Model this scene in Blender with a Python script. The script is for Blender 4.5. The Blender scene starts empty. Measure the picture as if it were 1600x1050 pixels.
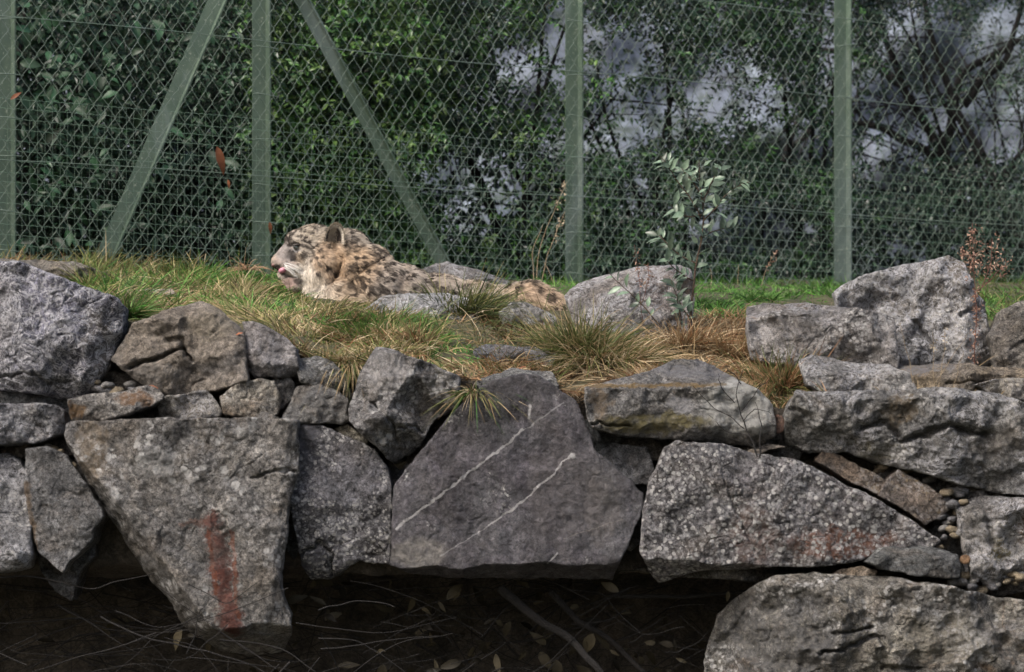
import bpy, math, random
import numpy as np
from mathutils import Vector, Matrix

rng = np.random.default_rng(7)
random.seed(7)
S = bpy.context.scene
COL = S.collection

# ------------------------------------------------------------------ camera
F = 5400.0            # focal length in photo pixels (1600 wide)
CY = -12.0            # camera y
HOR = 900.0           # photo row of the horizon
cam_d = bpy.data.cameras.new('camera'); cam = bpy.data.objects.new('camera', cam_d); COL.objects.link(cam)
cam.location = (0, CY, 0); cam.rotation_euler = (math.pi/2, 0, 0)
cam_d.sensor_width = 36; cam_d.lens = F/1600*36
cam_d.shift_y = (HOR-525)/1600
cam_d.clip_start = .1; cam_d.clip_end = 600
cam_d.dof.use_dof = True; cam_d.dof.focus_distance = 12.8; cam_d.dof.aperture_fstop = 3.8
S.camera = cam
# ------------------------------------------------------------------ light
w = bpy.data.worlds.new('World'); S.world = w; w.use_nodes = True
nt = w.node_tree; bg = nt.nodes['Background']
sky = nt.nodes.new('ShaderNodeTexSky'); sky.sky_type = 'NISHITA'; sky.sun_disc = False
SUN_EL, SUN_AZ = math.radians(46), math.radians(-44)      # azimuth: from behind the camera towards its left
sky.sun_elevation = SUN_EL; sky.sun_rotation = math.radians(180+44)
sky.air_density = 1.0; sky.dust_density = 6.0; sky.ozone_density = .6
nt.links.new(sky.outputs[0], bg.inputs[0]); bg.inputs[1].default_value = .09
sd = bpy.data.lights.new('sun', 'SUN'); sd.energy = 1.5; sd.angle = math.radians(18); sd.color = (1, .97, .93)
sun = bpy.data.objects.new('sun', sd); COL.objects.link(sun)
sdir = Vector((math.sin(SUN_AZ)*math.cos(SUN_EL), -math.cos(SUN_AZ)*math.cos(SUN_EL), math.sin(SUN_EL)))
sun.rotation_euler = sdir.to_track_quat('Z', 'Y').to_euler(); sun.location = sdir*20
S.view_settings.view_transform = 'Standard'; S.view_settings.look = 'None'
S.view_settings.gamma = 1; S.view_settings.use_curve_mapping = False
S.view_settings.exposure = 1.3
S.render.engine = 'CYCLES'

# ------------------------------------------------------------------ helpers
def W(px, py, Y):
    k = (Y-CY)/F
    return np.stack([(np.asarray(px, float)-800)*k, np.asarray(Y, float)+0*np.asarray(px, float), (HOR-np.asarray(py, float))*k], -1)
def V(px, py, Y): return Vector(W(px, py, Y).tolist())
def mpp(Y): return (Y-CY)/F

def _hash(ix, iy, iz):
    h = (ix*374761393 + iy*668265263 + iz*1442695041) & 0xffffffff
    h = ((h ^ (h >> 13))*1274126177) & 0xffffffff
    h = ((h ^ (h >> 16))*2246822519) & 0xffffffff
    return ((h ^ (h >> 15)) & 0xffffff)/float(0xffffff)
def vnoise(p):
    i = np.floor(p).astype(np.int64); f = p-i; f = f*f*f*(f*(f*6-15)+10)
    r = 0
    for dx in (0, 1):
        wx = f[:, 0] if dx else 1-f[:, 0]
        for dy in (0, 1):
            wy = f[:, 1] if dy else 1-f[:, 1]
            for dz in (0, 1):
                wz = f[:, 2] if dz else 1-f[:, 2]
                r = r + wx*wy*wz*_hash(i[:, 0]+dx, i[:, 1]+dy, i[:, 2]+dz)
    return r*2-1
def fbm(p, octv=4, g=.5, off=0.):
    p = np.asarray(p, float)+off; a = 1.; s = 0; t = 0
    for _ in range(octv):
        s = s + a*vnoise(p); t += a; a *= g; p = p*2.03+17.1
    return s/t

def mesh_np(name, v, polys=None, sizes=None, smooth=True, cols=None):
    """polys: (n,k) index array or flat loops + sizes"""
    me = bpy.data.meshes.new(name)
    v = np.asarray(v, np.float32)
    if sizes is None:
        n, k = polys.shape; loops = polys.reshape(-1); sizes = np.full(n, k)
    else: loops = polys
    starts = np.concatenate([[0], np.cumsum(sizes)[:-1]])
    me.vertices.add(len(v)); me.vertices.foreach_set('co', v.reshape(-1))
    me.loops.add(len(loops)); me.loops.foreach_set('vertex_index', np.asarray(loops, np.int32))
    me.polygons.add(len(sizes)); me.polygons.foreach_set('loop_start', starts.astype(np.int32))
    try: me.polygons.foreach_set('loop_total', np.asarray(sizes, np.int32))
    except Exception: pass
    me.update(calc_edges=True)
    me.polygons.foreach_set('use_smooth', np.full(len(sizes), bool(smooth)))
    if cols is not None:
        a = me.color_attributes.new('Col', 'FLOAT_COLOR', 'POINT')
        c = np.ones((len(v), 4), np.float32); c[:, :3] = cols
        a.data.foreach_set('color', c.reshape(-1))
    return me

def tag(o, label=None, cat=None, group=None, kind=None):
    if label: o['label'] = label
    if cat: o['category'] = cat
    if group: o['group'] = group
    if kind: o['kind'] = kind
    return o
def obj(name, me, mat=None, parent=None, loc=None):
    o = bpy.data.objects.new(name, me); COL.objects.link(o)
    if mat is not None and len(me.materials) == 0: me.materials.append(mat)
    if loc is not None: o.location = loc
    if parent: o.parent = parent
    return o
def empty(name, loc, label=None, cat=None, group=None):
    o = bpy.data.objects.new(name, None); COL.objects.link(o); o.location = loc
    o.empty_display_size = .1
    return tag(o, label, cat, group)

# ---- node helpers
class NT:
    def __init__(s, name):
        s.m = bpy.data.materials.new(name); s.m.use_nodes = True; s.t = s.m.node_tree
        s.bsdf = s.t.nodes['Principled BSDF']; s.out = s.t.nodes['Material Output']
    def n(s, typ, **kw):
        x = s.t.nodes.new(typ)
        for k, v in kw.items(): setattr(x, k, v)
        return x
    def l(s, a, b): s.t.links.new(a, b)
    def set(s, sock, v):
        if hasattr(v, 'links') or isinstance(v, bpy.types.NodeSocket): s.l(v, sock)
        else: sock.default_value = v
    def math(s, op, a, b=None, c=None, clamp=False):
        x = s.n('ShaderNodeMath', operation=op); x.use_clamp = clamp
        s.set(x.inputs[0], a)
        if b is not None: s.set(x.inputs[1], b)
        if c is not None: s.set(x.inputs[2], c)
        return x.outputs[0]
    def vm(s, op, a, b=None, scale=None):
        x = s.n('ShaderNodeVectorMath', operation=op); s.set(x.inputs[0], a)
        if b is not None: s.set(x.inputs[1], b)
        if scale is not None: s.set(x.inputs['Scale'], scale)
        return x.outputs['Value'] if op in ('LENGTH', 'DOT_PRODUCT', 'DISTANCE') else x.outputs[0]
    def noise(s, vec, scale, detail=6, rough=.6, dist=0.):
        x = s.n('ShaderNodeTexNoise'); s.l(vec, x.inputs['Vector'])
        x.inputs['Scale'].default_value = scale; x.inputs['Detail'].default_value = detail
        x.inputs['Roughness'].default_value = rough; x.inputs['Distortion'].default_value = dist
        return x.outputs['Fac']
    def mr(s, v, a, b, c=0., d=1., smooth=False):
        x = s.n('ShaderNodeMapRange'); x.interpolation_type = 'SMOOTHSTEP' if smooth else 'LINEAR'
        s.set(x.inputs[0], v)
        for i, q in enumerate((a, b, c, d)): s.set(x.inputs[1+i], q)
        return x.outputs[0]
    def ramp(s, fac, stops):
        x = s.n('ShaderNodeValToRGB'); s.l(fac, x.inputs[0]); e = x.color_ramp.elements
        while len(e) > 1: e.remove(e[-1])
        e[0].position = stops[0][0]; e[0].color = (*stops[0][1], 1)
        for p, c in stops[1:]:
            q = e.new(p); q.color = (*c, 1)
        return x.outputs[0]
    def mix(s, f, a, b, blend='MIX'):
        x = s.n('ShaderNodeMix'); x.data_type = 'RGBA'; x.blend_type = blend
        s.set(x.inputs[0], f)
        for i, c in ((6, a), (7, b)):
            if isinstance(c, tuple): x.inputs[i].default_value = (*c, 1)
            else: s.l(c, x.inputs[i])
        return x.outputs[2]
    def bump(s, h, strength, dist, prev=None):
        x = s.n('ShaderNodeBump'); x.inputs['Strength'].default_value = strength; x.inputs['Distance'].default_value = dist
        s.l(h, x.inputs['Height'])
        if prev is not None: s.l(prev, x.inputs['Normal'])
        return x.outputs[0]

# ------------------------------------------------------------------ rock material
def rock_mat(name, origin, tone=(.17, .16, .155), var=.58, crust=0., lichen=0., lsize=55., lcol=(.62, .61, .60), brown=0., bcol=(.20, .13, .075),
             blobs=(), segs=(), streak=0., drift=.38, rough=.85, grain=1., warm=0.):
    """origin: world point of the object's origin. blobs: (px,py,rx,ry,colour,strength,Y); segs: (x1,y1,x2,y2,w,colour,strength,noise)"""
    m = NT(name); Yr = origin[1]
    tc = m.n('ShaderNodeTexCoord').outputs['Object']; oi = m.n('ShaderNodeObjectInfo').outputs['Random']
    seed = random.random()*40
    vec = m.vm('ADD', tc, (seed, seed*1.7, seed*.6))
    big = m.noise(vec, 3.2, 5, .6, .6)
    mid = m.noise(vec, 13, 8, .68, .8)
    fine = m.noise(vec, 52, 9, .76, .6)
    grit = m.noise(vec, 190, 3, .6)
    t = np.array(tone)*1.36
    dark = tuple((t*(1-var)).tolist()); lite = tuple((np.minimum(t*(1+var*1.15), .8)).tolist())
    f = m.math('ADD', m.math('MULTIPLY', big, .5), m.math('MULTIPLY', mid, .5))
    col = m.ramp(m.mr(f, .36, .64), [(0, dark), (.5, tuple(tone)), (1, lite)])
    # hue drift: bluish grey and brownish grey
    col = m.mix(m.mr(m.noise(vec, 5, 4, .6, 1.), .45, .68, 0, .5), col, (.13, .135, .15))
    col = m.mix(m.mr(m.noise(vec, 3.7, 6, .65, 1.5), .50, .66, 0, drift), col, (.19, .15, .11))
    if brown: col = m.mix(m.mr(m.noise(vec, 4.5, 7, .7, 1.2), .62-.28*brown, .72-.1*brown, 0, .85), col, bcol)
    if streak:
        sv = m.vm('MULTIPLY', vec, (26, 20, 2.2)); x = m.noise(sv, 1., 4, .6)
        col = m.mix(m.mr(x, .35, .65, 0, streak), col, m.mix(.5, col, (.33, .32, .33)))
    # grain contrast
    g = m.mr(fine, .37, .61, .2, 1.95)
    col = m.mix(min(1, .85*grain), col, m.vm('SCALE', col, scale=g))
    g2 = m.mr(grit, .35, .65, .6, 1.45)
    col = m.mix(min(1, grain), col, m.vm('SCALE', col, scale=g2))
    xz = m.vm('MULTIPLY', tc, (1, 0, 1))
    warp = m.n('ShaderNodeTexNoise'); m.l(vec, warp.inputs['Vector']); warp.inputs['Scale'].default_value = 22; warp.inputs['Detail'].default_value = 6
    wv = m.vm('SUBTRACT', warp.outputs['Color'], (.5, .5, .5)); wz = m.vm('MULTIPLY', wv, (1, 0, 1))
    for b in blobs:
        bx, by, rx, ry, c, st = b[:6]
        rag = b[6] if len(b) > 6 else .09
        c0 = W(bx, by, Yr)-np.array(origin); k = mpp(Yr)
        d = m.vm('SUBTRACT', m.vm('ADD', xz, m.vm('SCALE', wz, scale=rag)), (c0[0], 0, c0[2]))
        d = m.vm('MULTIPLY', d, (1/(rx*k), 0, 1/(ry*k)))
        f = m.mr(m.vm('LENGTH', d), .75, 1.15, 1, 0, True)
        f = m.math('MULTIPLY', f, m.mr(m.noise(vec, 38, 7, .75), .36, .56, .25, 1), clamp=True)
        col = m.mix(m.math('MULTIPLY', f, st), col, c)
    if crust:
        # pale crinkled crust: ridges of distorted noise
        r1 = m.math('ABSOLUTE', m.math('SUBTRACT', m.noise(vec, 15, 5, .62, 1.6), .5))
        r2 = m.math('ABSOLUTE', m.math('SUBTRACT', m.noise(vec, 34, 4, .6, 1.2), .5))
        k1 = m.math('MAXIMUM', m.mr(r1, .004, .036, 1, 0), m.mr(r2, .003, .032, .8, 0))
        k1 = m.math('MULTIPLY', k1, m.mr(m.noise(vec, 4.5, 3, .5), .62-.3*crust, .74-.3*crust, .05, 1))
        col = m.mix(m.math('MULTIPLY', k1, min(1, crust*1.2)), col, (.68, .68, .73))
    if lichen:
        vo = m.n('ShaderNodeTexVoronoi'); m.l(m.vm('ADD', vec, m.vm('SCALE', wv, scale=.022)), vo.inputs['Vector'])
        vo.inputs['Scale'].default_value = lsize
        sz = m.math('MULTIPLY', vo.outputs['Color'], .7)
        sp = m.mr(m.math('SUBTRACT', vo.outputs['Distance'], sz), -.12, .02, 1, 0)
        zone = m.mr(m.noise(vec, 5.5, 6, .7, .5), .60-.2*lichen, .68-.2*lichen, .03, 1)
        col = m.mix(m.math('MULTIPLY', m.math('MULTIPLY', sp, zone), .92), col, lcol)
        col = m.mix(m.math('MULTIPLY', zone, m.mr(fine, .48, .60, 0, .6)), col, (.50, .50, .51))
    for sgm in segs:
        x1, y1, x2, y2, wd, c, st, nz = sgm
        a = W(x1, y1, Yr)-np.array(origin); b = W(x2, y2, Yr)-np.array(origin); d = b-a; L2 = float(d@d)
        p = m.vm('SUBTRACT', m.vm('ADD', xz, m.vm('SCALE', wz, scale=nz)), (a[0], 0, a[2]))
        tt = m.math('DIVIDE', m.vm('DOT_PRODUCT', p, (d[0], 0, d[2])), L2, clamp=True)
        q = m.vm('SUBTRACT', p, m.vm('SCALE', (d[0], 0, d[2]), scale=tt))
        ww = m.math('MULTIPLY', m.mr(m.noise(vec, 45, 4, .7), .33, .67, .35, 1.45), wd*mpp(Yr))
        f = m.mr(m.vm('LENGTH', q), m.math('MULTIPLY', ww, .5), m.math('MULTIPLY', ww, 1.15), st, 0)
        if nz >= .05: f = m.math('MULTIPLY', f, m.mr(fine, .38, .52, .6, 1))
        f = m.math('MULTIPLY', f, m.mr(mid, .36, .5, .45, 1))
        col = m.mix(f, col, c)
    m.l(col, m.bsdf.inputs['Base Color'])
    m.bsdf.inputs['Roughness'].default_value = rough; m.bsdf.inputs['Specular IOR Level'].default_value = .35
    nb = m.bump(m.math('ADD', m.math('MULTIPLY', mid, .7), m.math('MULTIPLY', fine, .6)), 1., .034)
    nb = m.bump(m.math('ADD', grit, m.math('MULTIPLY', fine, 1.2)), .7, .006, nb)
    m.l(nb, m.bsdf.inputs['Normal'])
    return m.m

# ------------------------------------------------------------------ rock geometry
def edge_dist(P, poly):
    d = np.full(len(P), 1e9)
    for i in range(len(poly)):
        a = poly[i]; b = poly[(i+1) % len(poly)]; ab = b-a
        t = np.clip(((P-a)@ab)/max(ab@ab, 1e-9), 0, 1)
        d = np.minimum(d, np.hypot(*(P-a-t[:, None]*ab).T))
    return d
def seg_dist(P, pl):
    d = np.full(len(P), 1e9)
    pl = np.array(pl, float)
    for a, b in zip(pl[:-1], pl[1:]):
        ab = b-a; t = np.clip(((P-a)@ab)/max(ab@ab, 1e-9), 0, 1)
        d = np.minimum(d, np.hypot(*(P-a-t[:, None]*ab).T))
    return d
def facet_field(G, poly, r, sc):
    lo = poly.min(0)-30; hi = poly.max(0)+30; h = 0
    for cell, slope in ((85, .55), (34, .36), (13, .30)):
        n = int(min(260, max(5, np.prod(hi-lo)/cell**2))); kap = slope*sc/cell; c0 = (lo+hi)/2
        for sg in (1, -1):
            R = r.uniform(lo, hi, (n, 2))-c0; b = (R**2).sum(1)/2
            best = np.full(len(G), -1e18)
            for i in range(n): best = np.maximum(best, (G-c0)@R[i]-b[i])
            h = h+sg*kap*best
    return h
def rock(name, poly, Y, parent=None, depth=.45, seed=0, edge=11, relief=.022, facets=(), nf=3, fs=.25, cracks=(), sp=2.4, jag=2.2, center=None, bulge=0., terr=1., mat=None, **mk):
    poly = np.array(poly, float); r = np.random.default_rng(seed*31+5)
    n = len(poly); A = np.roll(poly, -1, 0)
    cr = poly[:, 0]*A[:, 1]-A[:, 0]*poly[:, 1]; area = cr.sum()/2
    c = np.array([((poly[:, 0]+A[:, 0])*cr).sum(), ((poly[:, 1]+A[:, 1])*cr).sum()])/(6*area) if center is None else np.array(center, float)
    ctr0 = poly.mean(0); dv = poly-ctr0; poly = ctr0+dv*(1+2.6/np.maximum(np.hypot(*dv.T), 8))[:, None]; A = np.roll(poly, -1, 0)
    # boundary samples
    pts = []
    for i in range(n):
        a, b = poly[i], A[i]; m = max(2, int(np.hypot(*(b-a))/sp))
        pts.append(a+(b-a)*np.linspace(0, 1, m, endpoint=False)[:, None])
    B = np.concatenate(pts)
    for _ in range(1): B = .25*np.roll(B, 1, 0)+.5*B+.25*np.roll(B, -1, 0)
    q = np.c_[B/26., np.full(len(B), seed*3.3)]; q2 = np.c_[B/7., np.full(len(B), seed*1.3)]
    B = B+np.c_[fbm(q, 3), fbm(q, 3, off=40)]*jag*1.5+np.c_[fbm(q2, 2), fbm(q2, 2, off=9)]*jag*.5
    R = np.hypot(*(B-c).T).max(); nr = max(6, int(R/sp*.8))
    ts = np.linspace(0, 1, nr+1)[1:]; ts = 1-(1-ts)**1.15
    k = mpp(Y); nb = len(B)
    G = c+(B-c)[None]*ts[:, None, None]; G = G.reshape(-1, 2)
    G = np.concatenate([c[None], G])
    ed = edge_dist(G, B[::3]) if True else None
    ed[1+(nr-1)*nb:] = 0
    X3 = W(G[:, 0], G[:, 1], Y)
    edge = edge*.5; e = edge*(1+.5*fbm(np.c_[G/40., np.full(len(G), seed+.5)], 2))
    s = np.clip(1-ed/np.maximum(e, 2), 0, 1)
    off = edge*k*(1-np.sqrt(np.clip(1-s*s, 0, 1)))*.7
    wob = fbm(np.c_[G/45., np.full(len(G), seed*2.1)], 4)*9
    for (fx, fy, nx, ny, sl) in facets:
        L = math.hypot(nx, ny); d = ((G[:, 0]-fx)*nx+(G[:, 1]-fy)*ny)/L+wob
        off = off+np.maximum(d, 0)*k*sl
    ext = np.ptp(poly, axis=0); sz = ext.min()
    for _ in range(nf):
        a = r.uniform(0, 2*math.pi); nx, ny = math.cos(a), math.sin(a); sh = r.uniform(.05, .45)*sz
        d = (G[:, 0]-c[0]-nx*sh)*nx+(G[:, 1]-c[1]-ny*sh)*ny+wob*1.2
        off = off+np.maximum(d, 0)*k*r.uniform(.4, 1.)*fs
    P3 = X3*1.0; P3[:, 1] = off*1.5
    fl = fbm(P3*np.array([2.6, 2.6, 4.2]), 4, off=seed*7.7)
    off = off-relief*1.0*fl-terr*k*facet_field(G+np.c_[fbm(np.c_[G/30., G[:, :1]*0+seed], 3), fbm(np.c_[G/30., G[:, :1]*0+seed+9], 3)]*7, poly, r, relief/.022)
    off = off-relief*.55*fbm(P3*11, 4, .6, off=seed*3.1)-relief*.28*fbm(P3*38, 3, .6, off=seed*1.9)
    rd = np.abs(fbm(P3*7, 3, off=seed*5.5+80)); off = off+relief*.25*np.clip(.03-rd, 0, 1)/.03
    for (pl, wd, dp) in cracks:
        d = seg_dist(G+np.c_[fbm(np.c_[G/14., G[:, :1]*0+3], 3), fbm(np.c_[G/14., G[:, :1]*0+8], 3)]*5, pl)
        off = off+dp*np.exp(-(d/wd)**2)
    off = off-bulge*np.clip(ed/(sz*.5), 0, 1)
    X3[:, 1] = Y+off
    # side rings
    last = X3[1+(nr-1)*nb:]; cw = W(c[0], c[1], Y)
    V_ = [X3]; ns = 9
    for j in range(1, ns+1):
        t = j/ns; ring = last.copy()
        sc = 1-.22*t*t; ring[:, 0] = cw[0]+(last[:, 0]-cw[0])*sc; ring[:, 2] = cw[2]+(last[:, 2]-cw[2])*sc
        ring[:, 1] = last[:, 1]*(1-t)+(Y+depth)*t
        dn = fbm(ring*8, 3, off=seed*2.)*.018
        dr = ring-cw; dr[:, 1] = 0; dr /= np.maximum(np.linalg.norm(dr, axis=1), 1e-6)[:, None]
        ring = ring+dr*dn[:, None]*min(1, t*3)
        V_.append(ring)
    V_.append(np.array([[cw[0], Y+depth, cw[2]]]))
    Vv = np.concatenate(V_); i = np.arange(nb); j = (i+1) % nb
    quads = []; tri = [np.c_[np.zeros(nb, int), 1+j, 1+i]]
    for q_ in range(nr-1+ns):
        a = 1+q_*nb; quads.append(np.c_[a+i, a+j, a+nb+j, a+nb+i])
    a = 1+(nr-1+ns)*nb; tri.append(np.c_[a+i, a+j, np.full(nb, len(Vv)-1)])
    quads = np.concatenate(quads); tri = np.concatenate(tri)
    if area < 0: quads = quads[:, ::-1]; tri = tri[:, ::-1]
    # orientation: front must face -Y
    org = cw+np.array([0, depth*.3, 0])
    sizes = np.concatenate([np.full(len(quads), 4), np.full(len(tri), 3)])
    me = mesh_np(name, Vv-org, np.concatenate([quads.reshape(-1), tri.reshape(-1)]), sizes)
    if mat is None: mat = rock_mat(name+'_rock', org, **mk)
    ploc = parent.location if parent else Vector((0, 0, 0))
    o = obj(name, me, mat, parent, Vector(org.tolist())-Vector(ploc))
    return o

# ------------------------------------------------------------------ terrain table (photo rows of the bank surface)
TX = [-400, 0, 200, 400, 500, 620, 750, 890, 1000, 1100, 1230, 1350, 1600, 2000]
TY = [.18, .6, 1.1, 1.7, 2.4, 4.6]
TR = np.array([
 [500, 500, 512, 520, 566, 566, 592, 612, 596, 590, 640, 615, 615, 615],
 [470, 470, 482, 488, 512, 524, 540, 556, 560, 560, 596, 600, 600, 600],
 [450, 450, 458, 462, 480, 488, 497, 503, 508, 520, 536, 575, 575, 575],
 [430, 432, 440, 446, 455, 462, 466, 470, 474, 478, 486, 510, 515, 515],
 [410, 412, 424, 432, 440, 443, 446, 448, 452, 456, 462, 466, 470, 470],
 [396, 398, 410, 418, 425, 430, 434, 436, 437, 438, 440, 441, 442, 442]], float)
TRZ = (HOR-TR)*((np.array(TY)-CY)/F)[:, None]
TRX = (np.array(TX)-800.)
def ground_z(x, Y):
    x = np.atleast_1d(np.asarray(x, float)); Y = np.atleast_1d(np.asarray(Y, float))
    px = 800+x*F/(Y-CY); yc = np.clip(Y, TY[0], TY[-1])
    rows = np.stack([np.interp(px, TX, r) for r in TRZ], -1)
    k = np.clip(np.searchsorted(TY, yc)-1, 0, len(TY)-2); ta = np.array(TY)
    f = (yc-ta[k])/(ta[k+1]-ta[k]); ii = np.arange(len(x))
    z = rows[ii, k]*(1-f)+rows[ii, k+1]*f
    z = z+np.maximum(Y-TY[-1], 0)*.02
    return z
def ground_at(px, row):
    """Y of the bank point seen at (px,row)"""
    px = np.atleast_1d(np.asarray(px, float)); row = np.atleast_1d(np.asarray(row, float))
    ys = np.linspace(.15, 4.6, 90); out = np.full(len(px), .2); best = np.full(len(px), 1e9)
    for y in ys:
        k = (y-CY)/F; z = ground_z((px-800)*k, np.full(len(px), y)); rr = HOR-z/k
        d = np.abs(rr-row); m = d < best; best[m] = d[m]; out[m] = y
    return out

def soil_mat(name, c1, c2, scale=9):
    m = NT(name); tc = m.n('ShaderNodeTexCoord').outputs['Object']
    a = m.noise(tc, scale, 8, .7, .4); b = m.noise(tc, scale*7, 6, .7)
    col = m.ramp(m.mr(a, .35, .65), [(0, c1), (1, c2)])
    col = m.vm('SCALE', col, scale=m.mr(b, .35, .65, .5, 1.5))
    m.l(col, m.bsdf.inputs['Base Color']); m.bsdf.inputs['Roughness'].default_value = .95
    m.l(m.bump(m.math('ADD', a, b), .9, .02), m.bsdf.inputs['Normal'])
    return m.m
M_soil = soil_mat('dark_soil', (.035, .03, .026), (.13, .11, .09), 14)
M_turf = soil_mat('turf_soil', (.035, .040, .015), (.10, .085, .045), 10)
M_ground = soil_mat('ground_soil', (.04, .045, .02), (.08, .075, .05), 2)

def grid(name, xs, ys, zf, mat, parent=None, vertical=False, flip=False):
    X, Yg = np.meshgrid(xs, ys); p = np.c_[X.ravel(), Yg.ravel()]
    v = zf(p[:, 0], p[:, 1]); nx = len(xs); ny = len(ys)
    i = np.arange(nx-1)[None]+nx*np.arange(ny-1)[:, None]; i = i.ravel()
    q = np.c_[i, i+1, i+nx+1, i+nx]
    if flip: q = q[:, ::-1]
    return obj(name, mesh_np(name, v, q), mat, parent)

# ground in front, far sheet
def zf(x, y):
    z = -1.5+.03*fbm(np.c_[x, y, x*0], 3)
    return np.c_[x, y, z]
g = grid('ground', np.concatenate([[-150, -60, -20], np.linspace(-8, 8, 60), [20, 60, 150]]), np.concatenate([[-150, -60, -25], np.linspace(-12, 8, 70), [60, 200]]), zf, M_ground)
tag(g, kind='structure')
# grassy bank above the wall
def zf(x, y):
    z = ground_z(x, y)+.014*fbm(np.c_[x*3, y*3, x*0], 3)+.006*fbm(np.c_[x*14, y*14, x*0], 3)
    return np.c_[x, y, z]
g = grid('grass_bank', np.concatenate([[-30, -12, -6], np.linspace(-3.6, 3.6, 300), [6, 12, 30]]), np.concatenate([np.linspace(.18, 5, 190), [8, 14, 30]]), zf, M_turf)
tag(g, kind='structure')
# earth behind the stones, and the hollow beneath them
EP_s = np.array([0, 1, 2, 3, 4, 5, 6.])
def zf(x, s):
    # s 0..1: face behind the stones, 1..2: roof of the hollow, 2..3: back and floor of the hollow
    top = ground_z(x, np.full(len(x), .18))-.003
    zb = np.full(len(x), .02)
    y = np.interp(s, [0, 1, 2, 3, 4], [.18, .20, .95, .85, -.3]); z = np.where(s < 1, top*(1-s)+zb*s, np.interp(s, [1, 2, 3, 4], [.02, .03, -.45, -1.2]))
    px = x*450+800
    n = fbm(np.c_[x*4, s*2.2, x*0], 4)
    y = y+.08*n*np.clip(s*4, 0, 1); z = z+.05*fbm(np.c_[x*5, s*3, x*0+5], 4)*np.clip(s*4, 0, 1)
    return np.c_[x, y, z]
g = grid('earth_bank', np.concatenate([[-12, -6], np.linspace(-3.2, 3.2, 240), [6, 12]]), np.linspace(0, 4, 120), zf, M_soil, flip=True)
tag(g, kind='structure')

# ------------------------------------------------------------------ the stone wall
wall = empty('retaining_wall', (0, .1, -.4), 'rough wall of huge fitted grey boulders running along the foot of the grassy bank', 'stone wall')
WHITE = (.62, .61, .62); RUST = (.14, .043, .03); TAN = (.24, .19, .13); OCH = (.25, .16, .05)
def st(poly, Y, label=None, **k):
    o = rock('stone', poly, Y, wall, **k)
    if label: o['label'] = label
    return o
st([(-60, 409), (-10, 407), (33, 410), (46, 415), (122, 445), (180, 464), (192, 480), (189, 502), (171, 551), (146, 603), (122, 618), (100, 621), (70, 615), (34, 607), (-60, 606)], -.02,
   'pointed blue-grey boulder veined with crinkled white crust', seed=1, tone=(.12, .12, .155), drift=.05, crust=1.5, terr=.7, facets=[(34, 500, -1, .05, .75), (30, 584, -.1, 1, 1.0), (150, 520, 1, .35, .45), (100, 440, .4, -1, .25)], nf=1, relief=.03,
   cracks=[([(5, 545), (30, 575)], 2, .02), ([(-20, 590), (35, 580), (75, 596), (112, 592)], 2.2, .03)],
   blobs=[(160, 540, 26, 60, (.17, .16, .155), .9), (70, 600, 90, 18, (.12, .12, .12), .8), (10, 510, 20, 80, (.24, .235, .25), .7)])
st([(174, 560), (207, 505), (238, 493), (311, 468), (341, 484), (372, 511), (381, 532), (387, 593), (335, 607), (268, 618), (256, 618), (223, 600), (195, 578)], .0,
   'tan grey boulder with a dark triangular scar in its face', seed=2, tone=(.235, .205, .175), var=.3, grain=.7, facets=[(290, 492, -.1, -1, 1.2), (340, 500, 1, -.8, .5), (225, 590, -.4, 1, .5)], nf=1,
   cracks=[([(200, 574), (240, 560), (285, 545), (298, 562)], 2.6, .045), ([(262, 532), (282, 530), (288, 546)], 5, .03), ([(300, 600), (320, 590)], 1.5, .015)], blobs=[(330, 510, 40, 26, (.27, .24, .18), .5), (245, 585, 46, 18, (.25, .24, .23), .5)])
st([(107, 624), (146, 615), (195, 612), (210, 603), (238, 603), (253, 615), (251, 624), (235, 633), (195, 645), (158, 656), (113, 659), (108, 645)], -.04,
   'flat slaty stone stained orange at both ends', seed=3, tone=(.20, .19, .18), edge=7, sp=2, relief=.018, facets=[(180, 622, 0, -1, 1.)], blobs=[(120, 645, 18, 15, (.25, .14, .05), .8), (215, 625, 30, 13, (.23, .12, .05), .8)])
st([(246, 634), (262, 621), (320, 609), (332, 621), (346, 642), (341, 650), (274, 654), (248, 649)], .0, 'small angular grey stone with pale edges', seed=4, tone=(.21, .20, .185), edge=6, sp=2, crust=.6, facets=[(290, 630, -.5, 1, .4)])
st([(343, 622), (370, 600), (405, 593), (425, 597), (435, 620), (432, 645), (415, 655), (350, 645)], -.03, 'rounded stone crusted with rusty brown and white lichen', seed=5, tone=(.20, .185, .16), edge=9, sp=2, lichen=.5, brown=.6)
st([(378, 503), (396, 505), (419, 514), (446, 530), (461, 543), (465, 587), (425, 586), (398, 589), (388, 580), (380, 540)], .02, 'dull mauve grey stone with a split left edge', seed=6, tone=(.20, .19, .195), grain=.7, edge=7, sp=2, facets=[(400, 550, -1, .3, .6), (430, 572, 0, 1, .8)], nf=1)
st([(424, 588), (450, 586), (459, 603), (452, 625), (440, 640), (432, 625), (428, 600)], .05, seed=7, tone=(.13, .125, .12), edge=7, sp=2)
st([(466, 560), (495, 556), (512, 562), (540, 585), (541, 612), (512, 606), (470, 598)], .04, 'rounded grey stone with a pale vein', seed=8, tone=(.18, .18, .175), lichen=.35, lsize=70, edge=12, sp=2, facets=[(500, 575, 0, -1, .8)])
st([(438, 655), (456, 625), (464, 605), (480, 600), (500, 603), (540, 620), (541, 655), (535, 661), (465, 662)], .0, 'smooth round shouldered grey stone', seed=9, tone=(.21, .205, .20), edge=13, sp=2, grain=.7)
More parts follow.
